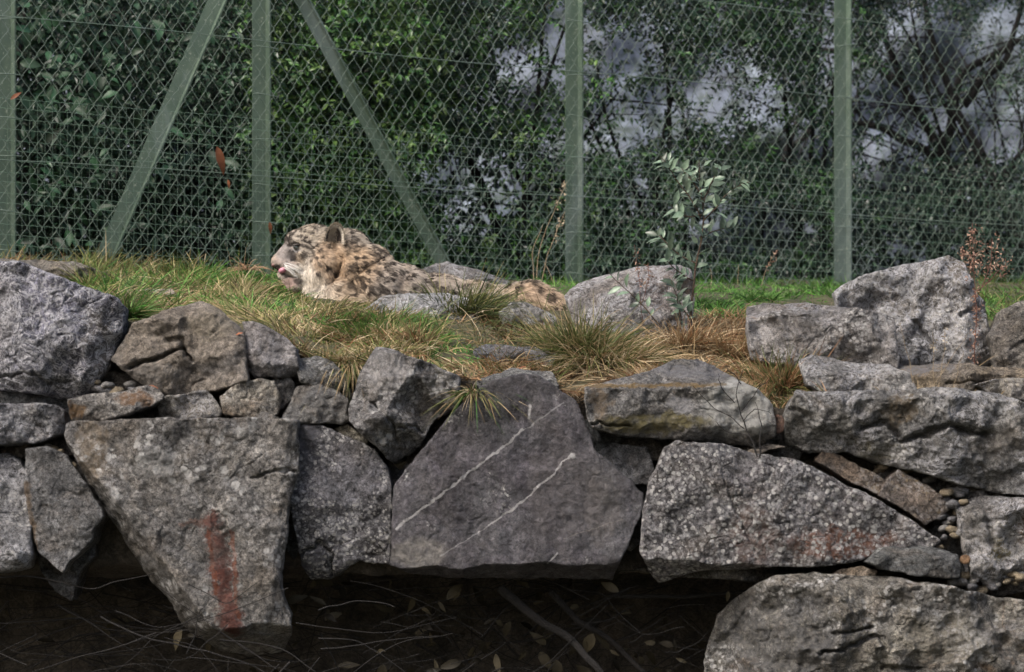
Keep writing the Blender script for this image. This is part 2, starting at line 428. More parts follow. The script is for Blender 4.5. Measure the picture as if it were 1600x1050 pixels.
st([(587, 544), (616, 549), (669, 569), (716, 585), (717, 627), (708, 637), (674, 653), (665, 679), (648, 700), (616, 721), (603, 713), (585, 690), (548, 658), (548, 637), (563, 585), (574, 566)], -.05,
   'kite shaped boulder flecked white across its upper face', seed=10, tone=(.165, .16, .16), lichen=.5, lsize=42, edge=9, relief=.03, facets=[(575, 620, -.8, 1, .5), (640, 560, .3, -1, .5), (650, 660, .6, 1, .5)], nf=2,
   cracks=[([(583, 628), (600, 645), (614, 665), (620, 690)], 2.5, .03), ([(614, 665), (650, 668), (662, 676)], 2, .025)], blobs=[(605, 585, 34, 34, (.5, .49, .5), .45, .03), (690, 600, 24, 20, (.36, .34, .31), .5)])
st([(523, 668), (543, 664), (574, 687), (571, 698), (537, 682)], .03, seed=11, tone=(.19, .175, .14), edge=5, sp=2)
st([(464, 664), (505, 667), (540, 682), (585, 705), (606, 735), (611, 770), (611, 800), (608, 880), (560, 874), (514, 903), (482, 903), (470, 880), (456, 790), (460, 740), (466, 700)], .0,
   'dark upright stone with white speckles and a broken lower corner', seed=12, tone=(.10, .098, .11), terr=.5, drift=.2, lichen=.75, lsize=80, edge=9, relief=.02, center=(540, 790), facets=[(480, 860, -.2, 1, .5)], nf=2,
   cracks=[([(470, 868), (497, 848), (515, 862), (516, 900)], 2.5, .035)], blobs=[(483, 700, 26, 40, (.10, .10, .12), .8), (490, 875, 22, 26, (.13, .13, .15), .9)])
st([(815, 586), (838, 588), (865, 600), (900, 630), (918, 670), (925, 700), (960, 730), (1002, 770), (1003, 790), (985, 840), (955, 903), (920, 905), (845, 900), (780, 902), (700, 900), (640, 893), (612, 880), (616, 800), (617, 760), (640, 730), (690, 668), (715, 640), (745, 612), (780, 595)], -.06,
   'large smooth dark slab crossed by two thin white veins', seed=13, tone=(.066, .06, .072), drift=.1, var=.6, grain=.6, streak=.5, lichen=.06, lsize=90, edge=7, relief=.016, nf=0, terr=.4, facets=[(780, 884, 0.03, 1, 3.), (860, 640, 1, -.7, .25), (640, 850, -1, .4, .2)],
   segs=[(622, 826, 690, 775, 2.6, WHITE, .95, .03), (690, 775, 818, 675, 2.2, WHITE, .9, .035), (818, 675, 880, 632, 1.5, WHITE, .45, .02), (893, 713, 840, 765, 2.0, WHITE, .85, .035), (840, 765, 765, 822, 1.9, WHITE, .8, .035), (765, 822, 690, 868, 1.3, WHITE, .4, .02),
         (828, 637, 826, 655, 2.6, WHITE, .9, .008), (892, 713, 893, 715, 4, WHITE, 1, .01), (856, 880, 870, 864, 1.6, WHITE, .7, .01), (880, 842, 970, 812, 1.1, (.4, .36, .34), .4, .02)],
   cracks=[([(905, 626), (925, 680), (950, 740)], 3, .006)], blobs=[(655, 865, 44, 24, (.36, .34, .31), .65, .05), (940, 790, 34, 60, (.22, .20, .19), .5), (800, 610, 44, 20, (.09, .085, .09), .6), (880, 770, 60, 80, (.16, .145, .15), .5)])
st([(100, 663), (117, 659), (234, 657), (344, 654), (463, 656), (465, 738), (449, 777), (445, 843), (437, 894), (439, 929), (453, 960), (449, 992), (430, 1019), (383, 1025), (328, 1019), (281, 984), (254, 933), (219, 894), (176, 827), (145, 769), (117, 722), (101, 683)], -.12,
   'huge wedge shaped boulder with a red rust streak running down its face', seed=14, tone=(.18, .17, .16), terr=.45, lichen=.5, lsize=34, edge=9, relief=.02, nf=1, fs=.15, center=(310, 800), facets=[(330, 980, .03, 1, 3.), (256, 880, -.78, .62, 2.6), (430, 850, 1, .1, .5)],
   cracks=[([(395, 745), (430, 737), (462, 735)], 2, .018), ([(335, 803), (341, 800), (352, 808), (353, 822), (343, 829), (333, 822), (331, 810)], 2.4, .009), ([(350, 988), (392, 990), (440, 985)], 2, .01)],
   segs=[(336, 815, 354, 900, 19, RUST, .85, .06), (352, 900, 368, 978, 20, RUST, .9, .06), (352, 840, 360, 900, 6, (.07, .035, .03), .6, .05), (330, 830, 345, 930, 4, (.24, .07, .03), .7, .03), (366, 830, 378, 965, 4, (.24, .07, .03), .6, .04), (290, 822, 325, 812, 6, (.2, .09, .06), .5, .06)],
   blobs=[(150, 705, 24, 60, (.30, .23, .15), .5), (250, 725, 34, 24, (.6, .6, .6), .4, .05), (345, 815, 9, 11, (.06, .05, .05), .9, .02), (365, 965, 20, 22, RUST, .7, .05), (240, 1000, 60, 120, (.17, .155, .13), .4)])
st([(41, 704), (70, 700), (102, 714), (129, 753), (156, 792), (160, 808), (145, 824), (141, 843), (109, 874), (98, 892), (59, 859), (47, 816), (40, 757)], -.06,
   'pointed grey slab hanging point down', seed=15, tone=(.165, .165, .17), edge=7, lichen=.12, lsize=60, nf=1, relief=.016, segs=[(50, 760, 62, 856, 5, (.22, .14, .07), .6, .03)])
st([(56, 850), (95, 860), (150, 815), (150, 868), (122, 895), (113, 937), (88, 922), (62, 890)], .1, seed=16, tone=(.085, .085, .09), edge=9, depth=.3)
st([(-60, 632), (82, 631), (96, 640), (97, 672), (67, 688), (0, 694), (-60, 694)], -.03, 'low grey stone crazed with white at the left edge', seed=17, tone=(.17, .17, .185), lichen=.35, lsize=70, crust=.9, edge=10)
st([(-60, 710), (5, 708), (25, 720), (41, 745), (45, 790), (52, 864), (42, 885), (0, 892), (-60, 892)], -.02, 'grey block with a wrinkled white patch at the left edge', seed=18, tone=(.20, .20, .21), lichen=.35, lsize=70, crust=.7, edge=9, facets=[(20, 864, .1, 1, 1.4), (20, 760, .6, -1, .3)])
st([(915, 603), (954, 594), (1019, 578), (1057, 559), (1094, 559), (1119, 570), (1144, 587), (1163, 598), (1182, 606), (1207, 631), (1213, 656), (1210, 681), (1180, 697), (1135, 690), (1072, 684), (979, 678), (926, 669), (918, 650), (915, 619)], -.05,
   'long block banded ochre and grey with a white end', seed=19, tone=(.15, .145, .14), edge=9, relief=.018, nf=0, facets=[(1000, 606, -.02, -1, 1.7), (1000, 664, 0, 1, 1.0), (1190, 630, 1, -.3, .4)],
   cracks=[([(925, 661), (985, 664)], 2, .03)], segs=[(925, 606, 1130, 604, 4, OCH, .75, .03), (1010, 612, 1040, 640, 1.4, (.4, .4, .4), .6, .03)],
   blobs=[(1150, 640, 62, 50, (.58, .58, .56), .9, .12), (935, 630, 16, 30, (.26, .20, .14), .8), (1020, 663, 90, 16, (.20, .17, .06), .75), (1060, 635, 20, 16, (.45, .45, .48), .6), (1080, 580, 70, 14, (.24, .24, .26), .7)])  # first blob: ragged white patch over the right end
st([(1227, 645), (1246, 610), (1322, 612), (1413, 610), (1474, 607), (1566, 615), (1620, 632), (1660, 640), (1660, 770), (1570, 770), (1500, 755), (1460, 740), (1400, 725), (1330, 705), (1270, 705), (1235, 690), (1228, 668)], -.04,
   'long weathered grey block with a deep ragged undercut', seed=20, tone=(.155, .15, .14), edge=10, relief=.03, terr=.8, crust=.6, lichen=.5, center=(1440, 672), nf=2, facets=[(1400, 622, 0, -1, 1.4), (1400, 690, -.22, 1, .6)],
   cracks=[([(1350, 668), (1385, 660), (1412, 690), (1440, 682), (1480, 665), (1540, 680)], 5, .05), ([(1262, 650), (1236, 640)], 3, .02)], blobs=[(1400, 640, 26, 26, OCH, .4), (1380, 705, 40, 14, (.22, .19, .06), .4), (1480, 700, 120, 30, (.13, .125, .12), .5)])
st([(1040, 700), (1060, 690), (1130, 697), (1190, 712), (1240, 718), (1290, 742), (1370, 780), (1430, 815), (1472, 845), (1452, 858), (1380, 860), (1350, 874), (1290, 884), (1200, 884), (1130, 888), (1080, 894), (1035, 912), (1015, 885), (1003, 860), (1005, 830), (1008, 790), (1020, 750)], -.05,
   'long sloping slab dense with white lichen and reddish below', seed=21, tone=(.125, .118, .125), terr=.4, lichen=1.15, lsize=62, edge=9, relief=.022, nf=1, fs=.15, center=(1150, 800), facets=[(1050, 876, -.05, 1, 1.6), (1260, 735, .5, -1, .5)],
   cracks=[([(1130, 740), (1150, 800), (1180, 860)], 2, .012)], blobs=[(1310, 850, 90, 24, (.22, .095, .055), .75, .12), (1170, 840, 40, 50, (.20, .12, .09), .5), (1110, 705, 70, 12, (.15, .15, .17), .7)])
st([(935, 705), (960, 695), (1010, 700), (1020, 735), (1015, 755), (990, 755), (970, 738), (945, 715)], .06, 'small folded grey stone wedged beneath the banded block', seed=22, tone=(.17, .17, .175), edge=8, sp=2, crust=.4)
st([(1278, 720), (1291, 701), (1314, 711), (1387, 751), (1373, 774), (1333, 753)], .03, 'thin tilted brown slab lying on the sloping slab', seed=23, tone=(.17, .13, .10), edge=4, sp=2, relief=.008, lichen=.5, lsize=50, lcol=(.32, .25, .17), depth=.3)
st([(1373, 774), (1388, 753), (1406, 736), (1448, 760), (1493, 787), (1474, 806), (1448, 819), (1413, 795)], .0, 'tilted brown slab with tan spots beside the gravel', seed=24, tone=(.15, .12, .10), edge=4, sp=2, relief=.008, lichen=.7, lsize=45, lcol=(.32, .25, .17), depth=.3, facets=[(1430, 775, .5, -1, .3)])
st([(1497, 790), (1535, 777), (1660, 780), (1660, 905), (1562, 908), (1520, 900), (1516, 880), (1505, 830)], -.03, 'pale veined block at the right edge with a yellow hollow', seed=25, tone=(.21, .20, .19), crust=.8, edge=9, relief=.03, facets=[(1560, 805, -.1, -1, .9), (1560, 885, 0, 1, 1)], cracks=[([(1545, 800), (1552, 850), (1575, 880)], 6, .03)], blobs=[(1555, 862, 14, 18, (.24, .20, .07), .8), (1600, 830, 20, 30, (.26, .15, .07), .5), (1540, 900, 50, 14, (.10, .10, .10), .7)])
st([(1356, 878), (1375, 856), (1413, 850), (1467, 858), (1497, 867), (1504, 886), (1500, 903), (1474, 903), (1428, 896), (1383, 890)], -.07, 'flat blue-grey stone wedged under the sloping slab', seed=26, tone=(.15, .155, .155), edge=7, sp=2, facets=[(1430, 870, 0, -1, 1.1)], relief=.016)
st([(1130, 960), (1180, 920), (1215, 900), (1280, 897), (1400, 905), (1500, 920), (1560, 935), (1680, 945), (1680, 1180), (1105, 1180), (1100, 1100), (1112, 1020)], -.1,
   'massive brown grey boulder filling the lower right corner', seed=27, tone=(.155, .145, .125), lichen=.45, edge=11, relief=.032, terr=.8, brown=.25, nf=1, fs=.2, center=(1400, 1040), facets=[(1400, 915, 0, -1, 1.3), (1235, 1000, -1, .25, .8)],
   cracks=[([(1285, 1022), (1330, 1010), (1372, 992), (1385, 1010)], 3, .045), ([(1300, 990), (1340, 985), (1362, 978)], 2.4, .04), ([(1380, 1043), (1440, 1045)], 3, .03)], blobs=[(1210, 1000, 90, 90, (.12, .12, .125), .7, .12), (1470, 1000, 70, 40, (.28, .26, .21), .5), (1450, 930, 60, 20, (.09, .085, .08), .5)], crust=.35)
st([(1306, 896), (1318, 890), (1345, 886), (1370, 892), (1366, 903), (1312, 904)], .0, seed=28, tone=(.25, .20, .15), edge=5, sp=2, depth=.2)
st([(740, 597), (775, 583), (800, 577), (860, 580), (872, 602), (840, 612), (760, 612)], .08, seed=39, tone=(.22, .22, .215), edge=6, sp=2, facets=[(800, 592, 0, -1, 1.5)], depth=.25)
# small stones wedged behind the joints
for i, (x, y, rx, ry) in enumerate([(140, 745, 26, 62), (60, 700, 70, 16), (459, 800, 22, 80), (613, 800, 22, 84), (680, 690, 56, 46), (985, 800, 42, 56), (1218, 690, 36, 34), (1060, 700, 150, 20), (1440, 742, 74, 30), (1540, 772, 70, 26),
                                    (165, 612, 60, 34), (100, 640, 50, 26), (545, 690, 46, 34), (545, 640, 22, 60), (1495, 850, 46, 70), (1200, 890, 190, 18), (1530, 915, 90, 18), (30, 620, 90, 22), (300, 655, 160, 18), (440, 600, 34, 50), (930, 690, 40, 40)]):
    aa = np.linspace(0, 2*math.pi, 9)[:-1]; rj = np.random.default_rng(i+70).uniform(.82, 1.15, 8)
    st([(x+rx*math.cos(a)*q, y+ry*math.sin(a)*q) for a, q in zip(aa, rj)], .12, seed=70+i, tone=[(.11, .105, .10), (.12, .105, .09), (.095, .10, .105)][i % 3], edge=8, depth=.25, sp=3, nf=1)
# stones that carry the wall on past the frame
for i, pl in enumerate([[(-330, 430), (-200, 410), (-66, 420), (-68, 600), (-320, 612)], [(-330, 620), (-70, 640), (-66, 890), (-300, 900)], [(1668, 500), (1800, 480), (1950, 520), (1940, 640), (1668, 630)], [(1668, 650), (1940, 650), (1960, 940), (1690, 930)]]):
    st(pl, .0, seed=60+i, tone=(.19, .185, .18), crust=.4, sp=4, edge=14, relief=.04)

# ------------------------------------------------------------------ boulders lying on the bank
def boulder(poly, Y, label, name='boulder', **k):
    return tag(rock(name, poly, Y, None, **k), label, 'boulder', 'boulders lying on the grassy bank')
boulder([(1305, 456), (1322, 444), (1352, 430), (1413, 415), (1484, 400), (1508, 409), (1514, 426), (1523, 456), (1538, 471), (1551, 517), (1560, 545), (1560, 590), (1410, 590), (1340, 560), (1310, 500)], .75, 'tallest boulder on the right of the bank, domed and mottled white', seed=29, tone=(.21, .205, .20), lichen=.5, lsize=70, crust=1.4, edge=10, relief=.024, depth=.5, facets=[(1450, 432, .1, -1, 1.2), (1515, 500, 1, .1, .7)], cracks=[([(1500, 490), (1525, 480)], 3, .03), ([(1430, 500), (1460, 540)], 3, .03)], blobs=[(1490, 420, 26, 18, (.22, .18, .13), .6)])
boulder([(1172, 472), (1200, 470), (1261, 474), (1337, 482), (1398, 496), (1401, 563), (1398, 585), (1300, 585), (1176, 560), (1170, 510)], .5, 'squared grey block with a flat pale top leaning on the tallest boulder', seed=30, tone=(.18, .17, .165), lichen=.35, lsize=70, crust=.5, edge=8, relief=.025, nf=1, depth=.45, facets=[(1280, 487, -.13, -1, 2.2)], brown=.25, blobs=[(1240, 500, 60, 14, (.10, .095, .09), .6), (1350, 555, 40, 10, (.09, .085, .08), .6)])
boulder([(1252, 563), (1276, 551), (1337, 566), (1389, 568), (1420, 584), (1431, 609), (1428, 622), (1300, 622), (1260, 600)], .22, 'low humped grey stone just above the long undercut block', seed=31, tone=(.20, .195, .19), lichen=.35, lsize=70, crust=.6, edge=10, depth=.35, facets=[(1340, 585, 0, -1, 1.2)])
boulder([(1401, 568), (1460, 566), (1538, 573), (1660, 578), (1660, 625), (1500, 622), (1432, 618)], .3, 'long tan ledge stone at the right edge below the tallest boulder', seed=32, tone=(.21, .17, .12), edge=7, depth=.4, facets=[(1500, 586, 0, -1, 1.8)], blobs=[(1440, 575, 50, 9, (.24, .24, .26), .8)], cracks=[([(1480, 600), (1600, 598)], 2, .02)])
boulder([(1525, 602), (1560, 592), (1660, 596), (1660, 628), (1560, 622)], .16, 'thin layered stone at the right edge on the ledge stone', seed=33, tone=(.20, .185, .16), edge=6, depth=.25, crust=.6)
boulder([(1551, 520), (1572, 484), (1600, 468), (1680, 466), (1680, 590), (1560, 585)], .62, 'brownish boulder cut off by the right edge of the view', seed=34, tone=(.20, .185, .165), edge=14, depth=.4, facets=[(1610, 500, -.6, -1, .7)], cracks=[([(1580, 545), (1610, 530)], 3, .02)])
boulder([(885, 458), (905, 438), (950, 425), (1010, 415), (1060, 413), (1078, 422), (1083, 470), (1078, 525), (1000, 530), (900, 515)], .95, 'pink grey boulder behind the leafy sapling', seed=35, tone=(.24, .225, .22), lichen=.35, lsize=70, crust=.8, edge=14, depth=.45, facets=[(1000, 440, -.1, -1, .9), (940, 470, -1, .4, .5)], blobs=[(1040, 450, 50, 40, (.32, .26, .25), .45)])
boulder([(570, 482), (600, 462), (640, 457), (690, 456), (740, 467), (752, 500), (740, 520), (600, 520)], 1.0, 'pale rounded boulder lying in front of the leopard', seed=36, tone=(.30, .30, .30), lichen=.35, lsize=70, crust=.8, edge=14, depth=.3, facets=[(650, 474, 0, -1, .9)])
boulder([(640, 440), (655, 427), (680, 412), (700, 409), (740, 420), (800, 440), (806, 470), (660, 480)], 2.35, 'grey boulder lying behind the back of the leopard', seed=37, tone=(.20, .195, .195), crust=.6, edge=12, depth=.4, facets=[(720, 430, .2, -1, .8)])
boulder([(780, 487), (800, 474), (825, 474), (865, 492), (872, 520), (790, 520)], 1.0, 'small grey boulder in front of the tail of the leopard', seed=38, tone=(.22, .215, .21), crust=.5, edge=12, depth=.25)
boulder([(740, 547), (760, 537), (830, 540), (868, 548), (862, 570), (750, 572)], .42, 'flat dark slaty stone between the grass tussocks', seed=40, tone=(.13, .13, .14), edge=5, depth=.25, facets=[(800, 552, 0, -1, 1.8)], crust=.4)
boulder([(-60, 405), (60, 403), (120, 410), (165, 427), (170, 455), (100, 455), (-60, 450)], 1.5, 'long low stone behind the crusted boulder at the far left', seed=41, tone=(.22, .20, .17), edge=8, depth=.4, facets=[(60, 418, -.05, -1, 1.4)])
boulder([(155, 454), (220, 450), (262, 450), (272, 460), (262, 485), (170, 485)], .95, 'low flat pinkish stone among straw on the left', seed=42, tone=(.25, .21, .19), edge=6, depth=.3, facets=[(210, 460, 0, -1, 1.6)])

# pebbles packed into the gaps
def blob_mesh(name, seed, mat):
    import bmesh
    bm = bmesh.new(); bmesh.ops.create_icosphere(bm, subdivisions=2, radius=1)
    for v in bm.verts:
        v.co += v.normal*float(fbm(np.array([v.co[:]])*1.3, 2, off=seed*5.)[0])*.45
    me = bpy.data.meshes.new(name); bm.to_mesh(me); bm.free(); me.materials.append(mat)
    for p in me.polygons: p.use_smooth = True
    return me
M_peb = [rock_mat('pebble_rock', (0, 0, 0), tone=tuple(q*1.35 for q in t), grain=.5) for t in [(.22, .215, .21), (.27, .22, .15), (.15, .15, .16)]]
pebs = [blob_mesh('pebble', i, M_peb[i % 3]) for i in range(6)]
def pebbles(n, x0, x1, y0, y1, Y, r0, r1, label, grp):
    for _ in range(n):
        px, py = random.uniform(x0, x1), random.uniform(y0, y1)
        o = obj('pebble', random.choice(pebs)); o.location = V(px, py, Y+random.uniform(-.02, .03)); r = random.uniform(r0, r1)*mpp(Y)
        o.scale = (r*1.3, r, r*.75); o.rotation_euler = (random.uniform(-.4, .4), random.uniform(-.4, .4), random.uniform(0, 3))
        tag(o, label, 'pebble', grp)
pebbles(11, 148, 212, 596, 612, .04, 5, 9, 'small rounded pebble in the gap under the tan boulder', 'pebbles under the tan boulder')
pebbles(6, 60, 100, 698, 712, .06, 5, 8, 'small pebble packed above the pointed hanging slab', 'pebbles above the hanging slab')
pebbles(4, 108, 124, 712, 740, .06, 4, 7, 'pebble in the crack beside the huge wedge boulder', 'pebbles beside the wedge boulder')
pebbles(34, 1462, 1512, 765, 858, .05, 5, 11, 'grey pebble in the gravel left of the pale veined block', 'gravel beside the pale veined block')
pebbles(22, 1490, 1600, 895, 925, .03, 5, 10, 'pebble in the gravel above the massive lower right boulder', 'gravel above the lower right boulder')
pebbles(9, 1375, 1460, 728, 762, .12, 6, 10, 'pebble in the shaded gap under the long undercut block', 'pebbles under the undercut block')
pebbles(3, 540, 552, 600, 625, .06, 5, 7, 'pebble in the crack left of the kite shaped boulder', 'pebbles left of the kite boulder')
pebbles(8, 985, 1030, 690, 790, .16, 7, 11, 'pebble in the joint left of the sloping slab', 'pebbles in the joint by the sloping slab')
pebbles(5, 620, 650, 720, 745, .16, 7, 11, 'dark pebble in the joint under the kite shaped boulder', 'pebbles under the kite boulder')
for (px, py, Y, rx, rz, t, lb) in [(1215, 663, .02, 10, 13, (.24, .13, .09), 'orange brown chip wedged between the banded block and the undercut block'), (1181, 706, -.04, 10, 4, (.24, .20, .16), 'flat tan pebble resting on top of the sloping slab'),
                                    (1508, 874, -.02, 7, 6, (.3, .18, .1), 'orange pebble left of the pale veined block')]:
    o = rock('stone_chip', [(px+rx*math.cos(a), py+rz*math.sin(a)) for a in np.linspace(0, 2*math.pi, 9)[:-1]], Y, None, depth=.06, seed=px, edge=4, relief=.003, sp=1.6, tone=t, jag=1, grain=.5)
    tag(o, lb, 'stone chip')

# ------------------------------------------------------------------ fence
FA = np.array([(0-800)/F*14.2, 2.2]); FB = np.array([(1600-800)/F*16.5, 4.5]); FD = FB-FA; FL = float(np.hypot(*FD)); FDn = FD/FL
FN = np.array([FDn[1], -FDn[0]])      # towards the camera
def fence_s(px):                       # distance along the fence seen at column px
    q = (px-800)/F
    return (q*(FA[1]-CY)-FA[0])/(FDn[0]-q*FDn[1])
def fp(s, z, off=0.): 
    s = np.asarray(s, float); z = np.asarray(z, float)
    return np.stack([FA[0]+FDn[0]*s+FN[0]*off, FA[1]+FDn[1]*s+FN[1]*off, z+0*s], -1)
def fz(px, row): s = fence_s(px); return (HOR-row)*(FA[1]+FDn[1]*s-CY)/F

def tubes(name, lines, rad, sides=5, mat=None, parent=None, loc=None, cols=None, smooth=True):
    """lines: list of (k,3) arrays; rad: float or list of arrays"""
    Vs, Fs, base = [], [], 0
    ang = np.linspace(0, 2*math.pi, sides, endpoint=False)
    for li, P in enumerate(lines):
        P = np.asarray(P, float); k = len(P)
        T = np.gradient(P, axis=0); T /= np.maximum(np.linalg.norm(T, axis=1), 1e-9)[:, None]
        ref = np.array([0, 1., 0]) if abs(T[0, 1]) < .9 else np.array([1., 0, 0])
        U = np.cross(T, ref); U /= np.maximum(np.linalg.norm(U, axis=1), 1e-9)[:, None]; Q = np.cross(T, U)
        r = rad[li] if isinstance(rad, (list, tuple)) else rad
        r = np.broadcast_to(np.asarray(r, float), (k,))
        ring = P[:, None]+(U[:, None]*np.cos(ang)[None, :, None]+Q[:, None]*np.sin(ang)[None, :, None])*r[:, None, None]
        Vs.append(ring.reshape(-1, 3)); i = np.arange(k-1)[:, None]*sides; a = np.arange(sides)[None]; b = (a+1) % sides
        Fs.append(np.stack([i+a+0*b, i+b, i+sides+b, i+sides+a], -1).reshape(-1, 4)+base); base += k*sides
    Vv = np.concatenate(Vs); 
    if loc is not None: Vv = Vv-np.array(loc)
    me = mesh_np(name, Vv, np.concatenate(Fs), smooth=smooth)
    return obj(name, me, mat, parent)

def paint_mat(name, c, c2, rough=.5, mscale=14):
    m = NT(name); tc = m.n('ShaderNodeTexCoord').outputs['Object']
    a = m.noise(tc, mscale, 8, .7, .5); b = m.noise(m.vm('MULTIPLY', tc, (1, 1, .25)), 3.2, 4, .6, .8)
    col = m.mix(m.mr(a, .42, .62, 0, .5), c, c2)
    col = m.mix(m.mr(b, .5, .66, 0, .55), col, (.17, .21, .21))  # blue-grey patches: pane reflections painted into the coat colour
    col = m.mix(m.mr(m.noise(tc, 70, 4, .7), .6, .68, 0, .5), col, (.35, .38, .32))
    m.l(col, m.bsdf.inputs['Base Color']); m.bsdf.inputs['Roughness'].default_value = rough
    m.l(m.bump(a, .3, .004), m.bsdf.inputs['Normal'])
    return m.m
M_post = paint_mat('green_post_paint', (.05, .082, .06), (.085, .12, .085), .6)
M_wire = paint_mat('green_wire_coat', (.085, .125, .10), (.15, .19, .16), .5, 30)
M_net = paint_mat('green_net_coat', (.10, .165, .12), (.15, .22, .16), .5, 30)

fence = empty('wire_fence', (float(FA[0]), float(FA[1]), 1.2), 'tall green wire fence with posts and diagonal braces behind the leopard', 'fence')
FLOC = np.array(fence.location)
s0, s1 = -1.2, FL+1.2
# chain link: vertical zigzag wires hooked into each other
dw, dh = .0619, .0947
lines = []; ncol = int((s1-s0)/(dw/2))
zt = 2.62
for c in range(ncol):
    sa = s0+c*dw/2; kk = np.arange(0, int((zt-1.15)/(dh/2))+1)
    z = zt-kk*dh/2
    side = (kk+c) % 2
    s = sa+side*dw/2+np.where(side > 0, .002, -.002)
    s = s+.007*fbm(np.c_[s*2.5, z*2, s*0], 2)+.02*fbm(np.c_[s*.8, z*.6, s*0], 2)
    zz = z+.007*fbm(np.c_[s*3, z*1.5, s*0+4], 2)+.006*fbm(np.c_[s*14, z*14, s*0+4], 1)
    # slight bends near the hooks
    P = fp(s, zz, .0); P[:, :2] += FN*np.where(side > 0, .004, -.004)[:, None]
    sg = (1-side)*2-1.
    tq = np.linspace(0, len(P)-1, (len(P)-1)*3+1); iq = np.minimum(tq.astype(int), len(P)-2); fq = (tq-iq); fe = fq+.10*np.sin(2*math.pi*fq)*0
    mid = P[iq]*(1-fe[:, None])+P[iq+1]*fe[:, None]; bow = np.sin(fq*math.pi)*.0022*np.where(side[iq] > 0, 1, -1); mid[:, 2] += bow*1.2
    lines.append(mid)
o = tubes('chain_link_mesh', lines, .00122, 4, M_wire, fence, FLOC); o['kind'] = 'stuff'
# finer netting on the lower part
zl = fz(0, 152); zr = fz(1600, 290)
lines = []; rads = []
nrow = 20
for i in range(nrow):
    s = np.arange(s0, s1, .0075); z = zl+(zr-zl)*(s/FL)-i*.0435
    ph = (s/.0325) % 1
    z = z+.0035*np.abs(np.sin(ph*math.pi))+.006*fbm(np.c_[s*2.2, s*0+i*3.3, s*0], 3)
    lines.append(fp(s, z, -.012)); rads.append(.0011)
nv = int((s1-s0)/.0325)
for j in range(nv):
    s = s0+j*.0325; k = np.arange(0, nrow*2)
    z = zl+(zr-zl)*(s/FL)-k*.02175; ss = s+.003*fbm(np.c_[z*6, z*0+j, z*0], 2)
    lines.append(fp(ss, z, -.012)); rads.append(.0008)
o = tubes('fine_netting', lines, rads, 3, M_net, fence, FLOC); o['kind'] = 'stuff'
# tension wires
for (r0, r1) in [(25, 180), (250, 352), (-120, 60)]:
    s = np.linspace(s0, s1, 60); z = fz(0, r0)+(fz(1600, r1)-fz(0, r0))*s/FL+.006*np.sin(s*2.4)
    tubes('tension_wire', [fp(s, z, .006)], .0019, 5, M_wire, fence, FLOC)
# posts: rolled angle bars, the wide flange left, the narrow lit one right
def angle_bar(name, a, b, wd, nd, dirx, back=.0):
    """a,b: ends of the corner edge; wd: width of the left flange, nd: of the right flange"""
    a = Vector(a); b = Vector(b); ax = (b-a).normalized(); dx = Vector(dirx).normalized(); dx = (dx-ax*dx.dot(ax)).normalized()
    dy = ax.cross(dx).normalized()
    if dy.y < 0: dy = -dy
    t = .007
    l1 = (dx*-1*math.cos(.35)-dy*math.sin(.35)); l2 = (dx*math.cos(.95)-dy*math.sin(.95))
    n1 = -(dy*-1*math.cos(.35)+dx*math.sin(.35)); n2 = -(dy*-1*math.cos(.95)-dx*math.sin(.95))
    c = t*.8
    prof = [l1*wd, Vector((0, 0, 0)), l2*nd, l2*nd+n2*t, (n1+n2).normalized()*t*1.3, l1*wd+n1*t]
    vs = [a+p for p in prof]+[b+p for p in prof]; n = len(prof)
    fs = [[i, (i+1) % n, n+(i+1) % n, n+i] for i in range(n)]+[list(range(n))[::-1], list(range(n, 2*n))]
    me = bpy.data.meshes.new(name); me.from_pydata([v-fence.location for v in vs], [], fs); me.update()
    import bmesh
    bm = bmesh.new(); bm.from_mesh(me); bmesh.ops.recalc_face_normals(bm, faces=bm.faces[:]); bm.to_mesh(me); bm.free()
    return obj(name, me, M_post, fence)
clamp_posts = []
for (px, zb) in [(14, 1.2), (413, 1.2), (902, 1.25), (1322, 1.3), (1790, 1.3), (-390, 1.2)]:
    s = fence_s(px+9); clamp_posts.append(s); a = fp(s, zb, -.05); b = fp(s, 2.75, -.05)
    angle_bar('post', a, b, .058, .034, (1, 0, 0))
for (x1, y1, x2, y2) in [(352, 0, 168, 420), (487, 0, 712, 420)]:
    # extend upwards past the frame
    xa = x1+(x1-x2)*.18; ya = y1-(y2-y1)*.18
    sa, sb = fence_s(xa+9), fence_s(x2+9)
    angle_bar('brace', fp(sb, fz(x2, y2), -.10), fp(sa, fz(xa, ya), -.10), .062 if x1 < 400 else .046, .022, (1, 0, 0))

# wire clips holding the mesh and tension wires on the posts
for s_ in clamp_posts:
    for z_ in [1.36, 1.52, 1.709-.02*s_, 1.87, 2.05, 2.30-.02*s_, 2.48]:
        q = np.linspace(0, 1, 9); z_ += random.uniform(-.02, .02); tl = random.uniform(-.02, .02)
        P = fp(s_-.062+.10*q, z_+tl*q, .008-.004*np.cos(q*6.28)); P = np.concatenate([fp([s_-.064], [z_], -.03), P, fp([s_+.042], [z_+tl], -.03)])
        tubes('wire_clip', [P], .0022, 4, M_wire, fence, FLOC)
